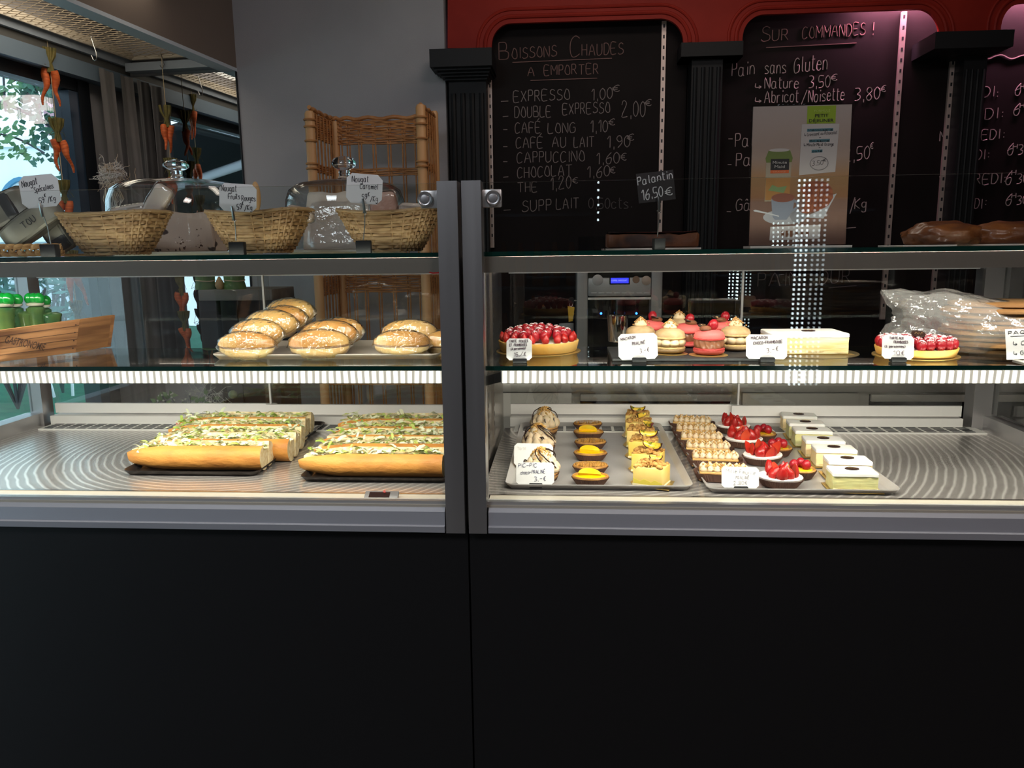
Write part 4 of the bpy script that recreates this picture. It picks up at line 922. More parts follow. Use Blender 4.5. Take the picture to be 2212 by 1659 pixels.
# ================================================================== bottom of the left case: baguette sandwiches
m_btray=mat('black_tray',(.045,.035,.03),.22,.6,bump=.00015,bs=300)
tray('baking_tray','dark metal baking tray under the left row of baguettes',-1.035,-.712,1.665,2.185,ZF,m_btray,.012,.010,group='dark baking trays')
tray('baking_tray','dark metal baking tray under the right row of baguettes, by the posts',-.598,-.262,1.628,2.185,ZF,m_btray,.012,.010,group='dark baking trays')
m_crust=mat('baguette_crust',(.60,.26,.05),.6,c2=(.30,.10,.018),ns=26,nd=6,st=(.5,1,1),lo=.45,hi=.80,bump=.0022,bs=110,sss=.05); m_crumb=mat('bread_crumb',(.86,.74,.48),.8,c2=(.72,.55,.28),ns=90,bump=.001,bs=220)
m_let=mat('lettuce',(.60,.64,.20),.5,c2=(.34,.46,.08),ns=24,sss=.2); m_letw=mat('lettuce_white',(.82,.82,.58),.5,sss=.2); m_ham=mat('ham',(.60,.20,.16),.45)
def half_mesh(L,w,h,side,seed):
    """one half of a cut baguette lying on its side: crust shell with a flat crumb face"""
    mb=MB(); nx,na=26,12
    def prof(x):
        t=x/L; return min(1,(max(t,0)/.30)**.5)*(.97+.05*noise.noise(Vector((t*4,seed,0)))) if t<.30 else .97+.05*noise.noise(Vector((t*4,seed,0)))
    def g(u,v):
        x=L*u; a=PI*v; k=max(.06,prof(x)); y=-side*(w*math.sin(a)**.8*k); z=h*(.5-.5*math.cos(a))*(.35+.65*k)+(1-k)*h*.30
        return Vector((x,y,z))
    mb.grid(g,nx,na,mi=0)
    for u in (0,1): mb.add([g(u,j/(na-1)) for j in range(na)],[tuple(range(na))],1 if u else 0,False)
    lo=[g(i/(nx-1),0) for i in range(nx)]; hi=[g(i/(nx-1),1) for i in range(nx)]
    mb.add(lo+hi,[(i,i+1,nx+i+1,nx+i) for i in range(nx-1)],1,False)
    return mb
def baguette(label,px_tip,px_end,pbase,Yc,seed,zb,open_=.35,w=.031,h=.058,ham=False,group=None,crustfront=False):
    a=at(px_tip,pbase,Y=Yc); b=at(px_end,pbase,Y=Yc); L=b.x-a.x
    t=thing('baguette_sandwich',label,'sandwich',(a.x,Yc,zb),R(random.uniform(-1,1)),group)
    f=half_mesh(L,w,h,1,seed).build('front_half',[m_crust,m_crumb],t); f.location=(0,-.006,0); f.rotation_euler=(R(10+20*open_),0,0)
    r=half_mesh(L*.985,w,h*1.03,-1,seed+9).build('back_half',[m_crust,m_crumb],t); r.location=(.004,.012,.0); r.rotation_euler=(R(-6-14*open_),0,0)
    rnd=random.Random(seed); g=MB(); wv=MB()
    for i in range(int(190*L/.3)):
        x=rnd.uniform(.02,L-.008); y=rnd.uniform(-.012,.020); z=rnd.uniform(h*.60,h*.98+.002); ln=rnd.uniform(.010,.026); an=rnd.uniform(0,2*PI)
        d=Vector((math.cos(an),math.sin(an)*.55,rnd.uniform(-.25,.35))).normalized()*ln; s=Vector((-math.sin(an),math.cos(an),rnd.uniform(-.8,.8))).normalized()*rnd.uniform(.002,.0045)
        p=Vector((x,y,z)); m_=p+d*.5+Vector((0,0,.003)); q=p+d
        (wv if rnd.random()<.62 else g).add([p-s,p+s,m_+s*1.1,m_-s*1.1,q+s*.7,q-s*.7],[(0,1,2,3),(3,2,4,5)])
    tag(g.build('lettuce',m_let,t),kind='stuff'); tag(wv.build('shredded_salad',m_letw,t),kind='stuff')
    MB().box((.01,-.010,.006),(L-.003,.013,h*.75)).build('spread',m_crumb,t)
    if ham: MB().rbox((-.012,-.006,.012),(.06,.010,h*.62),.004,fn=lambda p:p+Vector((0,.004*math.sin(p.x*120),0))).build('ham_slice',m_ham,t)
    return t
g1='baguette sandwiches on the left dark tray'; g2='baguette sandwiches on the right dark tray'
ZB=ZF+.003
baguette('front baguette of the left tray, whole crust side facing out',285,578,1003,1.735,1,ZB,.15,h=.060,group=g1)
baguette('second baguette from the front of the left tray',322,634,984,1.815,2,ZB,.5,h=.060,group=g1)
baguette('third baguette from the front of the left tray, ham showing at its tip',358,648,955,1.90,3,ZB,.5,ham=True,group=g1)
baguette('fourth baguette from the front of the left tray',372,655,938,1.985,4,ZB,.5,group=g1)
baguette('rearmost baguette of the left tray, nearest the air grille',392,669,925,2.075,5,ZB,.5,ham=True,group=g1)
baguette('front baguette of the right tray, open and full of shredded lettuce',652,962,1015,1.70,6,ZB,.55,h=.056,group=g2)
baguette('second baguette from the front of the right tray',684,968,990,1.79,7,ZB,.6,group=g2)
baguette('third baguette from the front of the right tray, white salad on top',702,972,965,1.88,8,ZB,.6,group=g2)
baguette('fourth baguette from the front of the right tray',728,976,945,1.97,11,ZB,.6,group=g2)
baguette('rearmost baguette of the right tray, dark green leaf at its tip',735,980,928,2.065,12,ZB,.6,group=g2)
# ================================================================== behind the left case: wicker bread rack, stool with bundles
m_rat=mat('rattan',(.46,.22,.08),.55,c2=(.36,.15,.05),ns=30); m_cane=mat('cane_post',(.60,.34,.16),.45,c2=(.52,.28,.12),ns=8,st=(1,1,.3))
YR=2.95; YR2=3.20
rk=thing('bread_rack','tall open wicker bread rack with cane posts standing against the grey wall','rack',(at(790,600,Y=YR).x,YR,0))
def post(px,py_top,Y,r):
    p=at(px,py_top,Y=Y); MB(rk).lathe([(r,0),(r,p.z-.01),(r*.7,p.z)],14,c=(p.x,Y,0)).build('post',m_cane,rk); return p
pf1=post(668,240,YR,.0185); pf2=post(908,226,YR,.0185); pb1=post(722,262,YR2,.015); pb2=post(938,240,YR2,.015)
# only sides and back are woven, the front is open
def path(z,n=40,sag=0):
    pts=[Vector((pf1.x,YR,z)),Vector((pb1.x-.01,YR2-.03,z)),Vector((pb1.x+.03,YR2,z)),Vector((pb2.x-.04,YR2,z)),Vector((pb2.x,YR2-.03,z)),Vector((pf2.x,YR,z))]
    o=smooth_v(pts,n//5); return o
def smooth_v(pts,k):
    P=[pts[0]]+pts+[pts[-1]]; o=[]
    for i in range(1,len(P)-2):
        a,b,c,d=P[i-1:i+3]
        for j in range(k): t=j/k; o.append(.5*((2*b)+(c-a)*t+(2*a-5*b+4*c-d)*t*t+(3*b-a-3*c+d)*t**3))
    o.append(pts[-1]); return o
ztop=at(800,262,Y=YR2).z; zb_=at(800,310,Y=YR2).z
def band(z0,z1,rows,name):
    mb=MB(rk)
    for i in range(rows):
        z=z0+(z1-z0)*i/(rows-1); pts=path(z,160); pts=[p+Vector((0,.004*math.sin(k*.9+i*PI),.0015*math.sin(k*.45+i))) for k,p in enumerate(pts)]; mb.tube(pts,.0042,5)
    mb.build(name,m_rat,rk)
band(zb_,ztop,12,'woven_band')
pts=path(ztop+.012,100); MB(rk).tube([p+Vector((0,.004*math.sin(k*1.2),.004*math.cos(k*1.2))) for k,p in enumerate(pts)],.008,8).build('top_rim',m_rat,rk)
zr=at(800,372,Y=YR2).z; band(zr-.012,zr+.012,4,'mid_ring'); zl=at(800,612,Y=YR2).z; band(zl-.035,zl+.03,8,'lower_band'); zl2=at(800,800,Y=YR2).z; band(zl2-.02,zl2+.02,5,'base_band')
sp=path(0,200); sp_src=None
for k in range(6,len(sp)-6,6):
    p=sp[k]; mb=MB(); 
    if sp_src is None: mb.tube([(-.005,0,.5),(-.005,0,ztop)],.0034,6); mb.tube([(.006,0,.5),(.006,0,ztop)],.0034,6); sp_src=mb.build('spindle',m_rat,rk); o=sp_src
    else: o=inst(sp_src,'spindle',rk,(0,0,0))
    o.location=(p.x-rk.location.x,p.y-rk.location.y,0)
for pq in (pf1,pf2):
    for z in (ztop-.03,ztop-.055,zb_-.02,zr+.01,zr-.008):
        MB(rk).tube([Vector((pq.x+.021*math.cos(a),pq.y+.021*math.sin(a),z)) for a in [R(x) for x in range(0,360,30)]],.004,6,True).build('cane_binding',m_rat,rk)
mb=MB(rk); mb.rbox((pf1.x,YR,zl2-.02),(pf2.x,YR2,zl2-.005),.004); mb.build('shelf_board',m_rat,rk)
# dark wooden stool with green bundles
m_oldw=mat('weathered_wood',(.13,.115,.105),.8,c2=(.20,.18,.165),ns=12,st=(.3,1,1)); m_drk=mat('dark_wood',(.03,.025,.026),.7)
a=at(428,640,Y=2.95); b=at(545,640,Y=2.95); zt=at(480,626,Y=2.95).z; zb=at(480,650,Y=2.95).z
st=thing('wooden_stool','weathered grey wooden stool with dark legs before the mirror','stool',((a.x+b.x)/2,3.02,0))
MB(st).rbox((a.x,2.95,zb),(b.x+.08,3.2,zt),.004).build('stool_top',m_oldw,st)
for x in (a.x+.03,b.x+.05):
    for y in (2.98,3.17): MB(st).box((x-.035,y-.02,0),(x+.035,y+.02,zb)).build('leg',m_drk,st)
MB(st).box((a.x+.05,3.16,.3),(b.x+.05,3.18,zb)).build('back_panel',m_drk,st)
m_leafw=mat('leaf_wrap',(.10,.17,.04),.55,c2=(.06,.12,.03),ns=16,st=(3,3,.6),bump=.001,bs=60)
def bundle(label,px,w):
    p=at(px,627,Y=3.0); k=mpp(p); t=thing('leaf_bundle',label,'bundle',(p.x,3.0,zt)); r=w*k/2
    MB().lathe([(r*1.0,.0),(r*1.02,.01),(r*.90,.03),(r*.95,.05),(r*.86,.07),(r*.55,.076),(0,.077)],24,wav=.03,nw=9).build('leaf_roll',m_leafw,t)
    MB().tube([Vector((r*.93*math.cos(a),r*.93*math.sin(a),.034+.002*math.sin(a*2))) for a in [R(x) for x in range(0,360,15)]],.0022,6,True).build('raffia_tie',m_string,t)
bundle('green leaf bundle tied with raffia on the stool, left one',445,43); bundle('green leaf bundle tied with raffia on the stool, right one',508,46)
p=at(475,622,Y=2.98); gd=thing('small_gourd','small tan pear-shaped gourd between the two green bundles','gourd',(p.x,2.98,zt))
MB().lathe([(.0,0),(.012,.002),(.018,.014),(.016,.028),(.009,.040),(.004,.050),(0,.051)],18).build('gourd_body',mat('tan_gourd',(.45,.28,.14),.5),gd)
# flowers and white filler low behind the sliding door
p=at(420,880,Y=2.75); dz=p.z
fl=thing('dried_flower_bunch','low bunch of dried white flowers and leaves behind the left sliding door','flowers',(p.x,2.75,.55)); rnd=random.Random(21); fo=MB(fl); wh=MB(fl); sm_=MB(fl)
for i in range(60):
    q=at(rnd.uniform(340,480),rnd.uniform(850,900),Y=2.75+rnd.uniform(-.06,.06)); 
    if i%3==0: sm_.tube([(p.x+rnd.gauss(0,.05),2.75,.56),q],.0012,4)
    wh.ball(q,.005,.005,.004,6,4)
    leaf(fo,q+Vector((rnd.gauss(0,.012),0,rnd.gauss(-.01,.012))),Vector((rnd.gauss(0,1),0,rnd.gauss(.3,.7))),Vector((0,-1,.2)),.03,.009)
for i in range(90):
    q=at(rnd.uniform(405,490),rnd.uniform(842,880),Y=2.8); d=Vector((rnd.gauss(0,1),rnd.gauss(0,1),rnd.gauss(0,1)))*.02; wh.tube([q,q+d,q+d*1.4+Vector((.01,0,-.006))],.0008,4)
tag(wh.build('white_florets',mat('dry_white',(.55,.55,.50),.8),fl),kind='stuff'); tag(fo.build('leaves',m_leafw,fl),kind='stuff'); tag(sm_.build('stems',m_twig,fl),kind='stuff')
MB(fl).lathe([(.10,0),(.13,.02),(.15,.12),(.145,.12),(.12,.03),(0,.025)],28,c=(p.x,2.75,.55)).build('flower_bowl',m_drk,fl)
tb_=thing('low_side_table','dark low table carrying the dried flowers behind the left case','table',(p.x+.1,2.75,0))
MB(tb_).rbox((p.x-.25,2.55,.52),(p.x+.75,2.92,.55),.004).build('table_top',m_drk,tb_)
for x in (p.x-.22,p.x+.70):
    for y in (2.58,2.89): MB(tb_).box((x-.02,y-.02,0),(x+.02,y+.02,.52)).build('leg',m_drk,tb_)
c=at(503,852,Y=2.78); ol=thing('green_ball_pick','round green ball on a stick beside the dried flowers','decoration',(c.x,2.78,.55))
MB(ol).ball(c,.0165).build('ball',mat('olive_ball',(.16,.20,.10),.4),ol); MB(ol).cyl((c.x,2.78,.551),(c.x,2.78,c.z-.015),.002,6).build('stick',m_twig,ol)
# ================================================================== top shelf, right case
m_cake=mat('dark_cake',(.17,.055,.02),.5,c2=(.035,.012,.008),ns=14,lo=.45,hi=.6,bump=.002,bs=50)
m_boardw=mat('white_cake_board',(.75,.70,.66),.6); m_gold=mat('gold_board',(.62,.42,.14),.3,.7)
a,b=at(1303,536,Y=1.74),at(1513,531,Y=1.74)
t=thing('cake_board','thin white board under the dark loaf cake','board',((a.x+b.x)/2,1.78,ZT)); MB(t).box((a.x,1.73,ZT+.0003),(b.x,1.83,ZT+.003)).build('board_sheet',m_boardw,t)
a,b=at(1311,533,Y=1.75),at(1509,531,Y=1.75); zt=at(1400,503,Y=1.75).z
t=thing('loaf_cake','dark caramelised loaf cake on a white board, behind the Palantin tag','cake',((a.x+b.x)/2,1.78,ZT+.003)); w=b.x-a.x; h=zt-ZT-.003
MB().rbox((-w/2,-.04,0),(w/2,.04,h),.008,3,sub=8,fn=lambda p:p+Vector((.002*noise.noise(p*40),.003*noise.noise(p*40+Vector((4,0,0))),.004*noise.noise(p*28)*(p.z>.01)))).build('cake_body',m_cake,t)
MB().rbox((-w/2+.003,-.037,h-.006),(w/2-.003,.037,h+.002),.004,2,sub=6,fn=lambda p:p+Vector((0,0,.004*noise.noise(p*28)))).build('burnt_sugar_top',mat('burnt_sugar',(.02,.009,.008),.18,coat=.6,bump=.001,bs=80),t)
m_chalkw=mat('white_pen',(.60,.60,.60),.8)
stand_card('black tag lettered Palantin 16,50 on a wire clip before the dark loaf',(1417,403),80,62,6,(1423,524),[(1420,512),(1423,480),(1423,452)],1.58,
 [('Palantin',.02,.60,.96,.72,.26),('16,50',.10,.10,.66,.16,.34),('€',.72,.14,.92,.18,.26)],m=mat('black_card',(.014,.012,.013),.6),ink=m_chalkw,bw=24,bh=24,pen=.0024,cut=0)
# small clear box beside it
a,b=at(1250,535,Y=1.68),at(1308,535,Y=1.68); t=thing('clear_box','small empty clear plastic box left of the dark loaf cake','box',((a.x+b.x)/2,1.71,ZT+.0005)); w=(b.x-a.x)/2; h=at(1280,511,Y=1.68).z-ZT
mb=MB()
for q in (((-w,-.03,0),(w,-.029,h)),((-w,.029,0),(w,.03,h)),((-w,-.03,0),(-w+.001,.03,h)),((w-.001,-.03,0),(w,.03,h)),((-w,-.03,0),(w,.03,.001))): mb.box(*q)
mb.build('box_walls',pane_mat('clear_plastic',(.9,.9,.9),1.2,.05,0,1,.02),t)
# breakfast poster in its acrylic stand
Yp=1.70
bl_,br_,tl_,tr_=at(1618,527,Y=Yp),at(1826,524,Y=Yp),at(1624,231,Y=Yp+.012),at(1830,228,Y=Yp+.012)
ps=thing('menu_stand','clear acrylic stand holding a breakfast offer poster','poster stand',((bl_.x+br_.x)/2,Yp,ZT))
bl_.z=ZT+.006; br_.z=ZT+.006
U=(br_-bl_); V=(tl_-bl_); Wd,Hd=U.length,V.length; U.normalize(); V=(V-U*V.dot(U)).normalized(); NP=U.cross(V)
if NP.y>0: NP=-NP
def pp(x,y,l=0): return bl_+U*(x*Wd)+V*(y*Hd)+NP*l   # fractions of the sheet, y from the bottom
mb=MB(ps); 
for l0,l1 in ((.0020,.0034),(-.0034,-.0020)): mb.hexa([pp(-.02,-.01,l1),pp(1.02,-.01,l1),pp(1.02,-.01,l0),pp(-.02,-.01,l0),pp(-.02,1.01,l1),pp(1.02,1.01,l1),pp(1.02,1.01,l0),pp(-.02,1.01,l0)])
mb.build('acrylic_sleeve',pane_mat('acrylic',(.97,.97,.97),1.2),ps)
MB(ps).box((bl_.x-.004,Yp-.03,ZT+.0003),(br_.x+.004,Yp+.035,ZT+.0045)).build('acrylic_foot',mat('frosted_acrylic',(.72,.68,.64),.3),ps)
# the printed sheet: pale wall above, tan haze, plank table below (a printed picture)
def poster_mat():
    M=mat('poster_print',(.6,.5,.42),.6); t=M.node_tree; L=t.links.new; b=t.nodes['Principled BSDF']
    tc=t.nodes.new('ShaderNodeTexCoord'); sp=t.nodes.new('ShaderNodeSeparateXYZ'); L(tc.outputs['Object'],sp.inputs[0])
    mr=t.nodes.new('ShaderNodeMapRange'); mr.inputs[1].default_value=0; mr.inputs[2].default_value=Hd; L(sp.outputs['Z'],mr.inputs[0])
    rp=t.nodes.new('ShaderNodeValToRGB'); L(mr.outputs[0],rp.inputs[0]); e=rp.color_ramp.elements
    e[0].position=0; e[0].color=(.18,.095,.07,1); e[1].position=1; e[1].color=(.44,.37,.33,1)
    for ps_,c in ((.34,(.20,.11,.08)),(.37,(.24,.11,.05)),(.52,(.34,.19,.085)),(.66,(.40,.30,.235))): q=e.new(ps_); q.color=(*c,1)
    L(rp.outputs[0],b.inputs['Base Color']); return M
mb=MB(ps); mb.hexa([pp(0,0,.0015),pp(1,0,.0015),pp(1,0,-.0015),pp(0,0,-.0015),pp(0,1,.0015),pp(1,1,.0015),pp(1,1,-.0015),pp(0,1,-.0015)]); sheet=mb.build('poster_sheet',poster_mat(),ps)
def flat(name,poly,m,l=.0019,th=.0003,par=None): 
    mb=MB(ps); mb.prism(poly,lambda q:pp(q[0],q[1],l-th),lambda q:pp(q[0],q[1],l)); return mb.build(name,m,par or sheet)
def ell(cx,cy,rx,ry,a0=0,a1=360,n=28): return [(cx+rx*math.cos(R(a0+(a1-a0)*i/n)),cy+ry*math.sin(R(a0+(a1-a0)*i/n))) for i in range(n+(0 if a1-a0==360 else 1))]
gl_=flat('green_label',[(.55,.87),(.84,.87),(.84,.995),(.55,.995)],mat('lime_print',(.28,.42,.015),.6))
PU,PV=U,V
def ptxt(tx,x,y,w,h,m,bold=True,par=None): return print_text('printed_text',tx,pp(x,y,.0021),PU,PV,h*Hd,m,par or sheet,bold,w*Wd)
m_pblk=mat('print_black',(.012,.012,.012),.6); m_pwht=mat('print_white',(.62,.60,.55),.6)
ptxt('FORMULE',.62,.952,.16,.016,mat('pale_lime',(.42,.52,.12),.6),False); ptxt('PETIT',.63,.915,.135,.022,m_pblk); ptxt('DÉJEUNER',.57,.880,.25,.022,m_pblk)
nt=flat('note_paper',[(.49,.505),(.86,.525),(.88,.865),(.50,.868)],mat('note_white',(.46,.43,.40),.7),.0022)
mb=MB(ps)
for tx,x0,y0,x1,y1,c in (('> Croissant ou Pchocolat',.53,.782,.86,.795,.022),('+',.68,.765,.70,.765,.016),('> Minute Maid Orange',.53,.710,.83,.713,.022),('+',.68,.693,.70,.693,.016),('3,50',.62,.572,.73,.578,.032),('€',.73,.60,.76,.602,.018)): write(mb,tx,pp(x0,y0,.0024),pp(x1,y1,.0024),PV,c*Hd,.0007,NP,.0003)
line(mb,[pp(*q,.0026) for q in ell(.69,.588,.092,.048)]+[pp(.782,.588,.0026)],.0007,NP); mb.build('handwriting',m_ink,nt)
mb=MB(ps)
for tx,x0,y,x1 in (('Viennoiserie',.565,.818,.81),('Boissons',.59,.742,.78),('café',.62,.668,.71)):
    mb.prism([(x0-.01,y-.004),(x1+.01,y-.002),(x1+.01,y+.018),(x0-.01,y+.016)],lambda q:pp(q[0],q[1],.0022),lambda q:pp(q[0],q[1],.0024))
mb.build('teal_highlight',mat('teal_marker',(.06,.17,.20),.7),nt)
mb=MB(ps)
for tx,x0,y,x1 in (('Viennoiserie',.565,.818,.81),('Boissons',.59,.742,.78),('café',.62,.668,.71)): write(mb,tx,pp(x0,y,.0025),pp(x1,y,.0025),PV,.014*Hd,.0008,NP,.0003)
mb.build('printed_text',m_pblk,nt)
# drink can picture
flat('can_picture',[(.145,.32),(.40,.32),(.41,.60),(.42,.63),(.39,.695),(.17,.695),(.14,.63),(.15,.60)],mat('can_white',(.36,.31,.22),.4))
flat('can_green_top',[(.15,.60),(.41,.60),(.42,.63),(.39,.685),(.17,.685),(.14,.63)],mat('can_green',(.11,.16,.025),.4),.0021)
flat('can_lid',ell(.28,.688,.105,.012),mat('can_grey',(.35,.34,.32),.35,.6),.0022)
flat('can_orange_zone',[(.15,.33),(.40,.33),(.405,.49),(.15,.49)],mat('can_orange',(.34,.16,.045),.4),.0021)
flat('can_leaf',[(.18,.40),(.34,.38),(.37,.43),(.28,.42),(.22,.44)],mat('can_leaf_green',(.16,.24,.10),.4),.0023)
flat('can_label',[(.195,.545),(.385,.545),(.385,.625),(.195,.625)],m_pblk,.0023); flat('orange_band',[(.195,.522),(.385,.522),(.385,.545),(.195,.545)],mat('orange_print',(.50,.10,.02),.5),.0023)
print_text('printed_text','Minute',pp(.215,.590,.0026),PU,PV,.020*Hd,m_pwht,sheet,False,.145*Wd); print_text('printed_text','Maid',pp(.235,.560,.0026),PU,PV,.020*Hd,m_pwht,sheet,False,.105*Wd); print_text('printed_text','ORANGE',pp(.22,.527,.0026),PU,PV,.012*Hd,mat('peach_print',(.62,.34,.2),.6),sheet,False,.13*Wd)
m_cup=mat('print_cup',(.20,.22,.27),.5)
flat('saucer_picture',ell(.36,.205,.225,.055),mat('print_saucer',(.38,.38,.40),.5),.0020)
flat('cup_picture',[(.215,.345)]+[(.215+.02*i/6,.345-.14*(i/6)**.7) for i in range(7)]+[(.26,.185),(.38,.185),(.44,.25),(.455,.345)],m_cup,.0022); flat('coffee_picture',ell(.335,.345,.12,.032),mat('print_coffee',(.20,.07,.045),.4),.0024); flat('cup_handle_picture',[(.445,.33),(.50,.32),(.50,.27),(.43,.24),(.44,.26),(.475,.28),(.475,.305),(.445,.31)],m_cup,.0022)
flat('spoon_picture',[(.03,.255),(.05,.262),(.20,.235),(.30,.215),(.30,.207),(.19,.228),(.045,.248)],mat('print_steel',(.5,.5,.52),.4),.0023)
flat('napkin_picture',[(.55,.20),(.76,.19),(.82,.28),(.885,.37),(.84,.36),(.72,.25)],mat('print_saucer',(.38,.38,.40),.5),.0021)
cg_=flat('croissant_picture',[(.50,.40),(.56,.45),(.66,.465),(.78,.45),(.84,.40),(.85,.34),(.80,.28),(.70,.245),(.58,.23),(.53,.235),(.57,.30),(.56,.36)],mat('print_croissant',(.30,.09,.035),.5,c2=(.20,.05,.022),ns=60,st=(1,1,2.5)),.0023)
mb=MB(ps)
for i in range(6): line(mb,[pp(.58+.04*i,.245+.008*i,.0026),pp(.60+.035*i,.33,.0026),pp(.56+.05*i,.435-.004*i*i,.0026)],.0007,NP)
mb.build('croissant_lines',mat('print_dark_brown',(.14,.035,.015),.5),cg_)
ls=flat('price_strip',[(.21,.035),(.73,.045),(.735,.145),(.215,.135)],mat('strip_white',(.55,.52,.50),.6),.0021)
mb=MB(ps)
for i,x in enumerate((.33,.375,.42,.475,.53,.585)): mb.prism([(x,.06),(x+.03,.06),(x+.03,.105),(x,.105)],lambda q:pp(q[0],q[1],.0022),lambda q:pp(q[0],q[1],.0024))
mb.build('drink_pictures',mat('print_brown',(.18,.07,.03),.5),ls)
ptxt('A MC DU CAFE GOURMAND',.25,.120,.40,.010,m_pblk,False,ls)
# two brown flat loaves
m_brown=mat('brown_loaf',(.20,.065,.016),.42,c2=(.07,.02,.008),ns=10,lo=.42,hi=.66,bump=.003,bs=40,coat=.2)
def loaf(label,x0,x1,yt,Y,seed,bx0,bx1,by):
    a,b=at(x0,523,Y=Y),at(x1,523,Y=Y); zt=at((x0+x1)/2,yt,Y=Y).z; w=(b.x-a.x)/2; h=zt-ZT-.004
    q0,q1=at(bx0,by,Y=Y-.03),at(bx1,by,Y=Y-.03)
    bd=thing('cake_board','white board under the '+label.split(' cut')[0],'board',((q0.x+q1.x)/2,Y,ZT)); MB(bd).box((q0.x,Y-.06,ZT+.0003),(q1.x,Y+.07,ZT+.0028)).build('board_sheet',m_boardw,bd)
    t=thing('flat_loaf',label+', far right on the top shelf','bread',((a.x+b.x)/2,Y,ZT+.003))
    def fn(d): return 1+.16*noise.noise(d*2.2+Vector((seed,0,0)))+.05*noise.noise(d*6+Vector((seed,0,0)))
    def g(u,v):
        a_=2*PI*u; bb=PI*(v-.5); d=Vector((math.cos(bb)*math.cos(a_),math.cos(bb)*math.sin(a_),math.sin(bb))); k=fn(d); e=.7
        return Vector((w*math.copysign(abs(d.x)**e,d.x)*k,.06*d.y*k,max(0,h*(.35+.68*d.z*k))))
    MB().grid(g,56,26,True).build('loaf_crust',m_brown,t); return t
loaf('brown flat loaf',1955,2110,478,1.72,1,1938,2052,522); loaf('larger brown flat loaf cut by the picture edge',2085,2320,478,1.78,4,2054,2330,525)
# ================================================================== middle shelf, right case
m_shell=mat('tart_shell',(.72,.38,.07),.6,c2=(.78,.50,.15),ns=14,bump=.0006,bs=120,sss=.05); m_cream=mat('cream',(.84,.76,.62),.5,sss=.2)
def drupe_mesh():
    mb=MB(); pts=[]; 
    def fn(d):
        best=0
        for q in FIB: best=max(best,d.dot(q))
        return .86+.20*max(0,(best-.955)/.045)**.6
    FIB=[]
    n=64
    for i in range(n):
        z=1-2*(i+.5)/n; r=math.sqrt(1-z*z); a=i*2.39996; FIB.append(Vector((r*math.cos(a),r*math.sin(a),z)))
    mb.ball((0,0,0),.0098,.0098,.0125,36,22,lambda d:fn(d)*(1-.16*max(0,d.z)))
    return mesh_only(mb,'raspberry',mat('raspberry_red',(.30,.007,.014),.35,sss=.2,sssr=.003,spec=.5))
ME_RASP=drupe_mesh()
def straw_mesh(half):
    mb=MB()
    def prof(v): return (math.sin(PI*min(1,v*1.0))**.55)*(1-.55*v)
    def g(u,v):
        a=(PI if half else 2*PI)*u; r=.0155*prof(max(.0,v))*(1+.02*math.sin(a*9+v*40)*math.sin(v*50))
        return Vector((r*math.cos(a),-r*math.sin(a)*(.8 if half else 1),.034*v))
    mb.grid(g,22,18,not half,False,0)
    if half:
        L_=[g(0,j/17) for j in range(18)]; R_=[g(1,j/17) for j in range(18)]
        mb.add(L_+R_,[(j,j+1,18+j+1,18+j) for j in range(17)],1,False)
    return mesh_only(mb,'strawberry',[mat('strawberry_red',(.40,.011,.008),.28,c2=(.34,.007,.006),ns=60,bump=.0012,bs=330,coat=.3,sss=.15),mat('strawberry_flesh',(.58,.07,.025),.35,c2=(.48,.02,.010),ns=30,sss=.25)])
ME_STRAW=straw_mesh(False); ME_HALF=straw_mesh(True)
m_sugar=mat('icing_sugar',(.85,.80,.80),.9)
def sugar_dust(parent,pts,n,seed,r=.0009):
    rnd=random.Random(seed); mb=MB()
    for i in range(n):
        p,rr=rnd.choice(pts); a=rnd.uniform(0,2*PI); b=abs(rnd.gauss(0,.55)); d=Vector((math.sin(b)*math.cos(a),math.sin(b)*math.sin(a),math.cos(b)))
        q=Vector(p)+Vector((d.x*rr,d.y*rr,d.z*rr*1.12)); s=rnd.uniform(.6,1.7)*r; mb.add([q+Vector((s,0,0)),q+Vector((0,s,0)),q-Vector((s,0,0)),q-Vector((0,s,0)),q+d*s*.7,q-d*s],[(0,1,4),(1,2,4),(2,3,4),(3,0,4),(1,0,5),(2,1,5),(3,2,5),(0,3,5)])
    return tag(mb.build('icing_sugar',m_sugar,parent),kind='stuff')
def board_disc(name,label,loc,r,m,th=.0016,cat='board'):
    t=thing(name,label,cat,loc); MB().lathe([(r,0.0002),(r,th),(0,th)],48).build('disc',m,t); return t
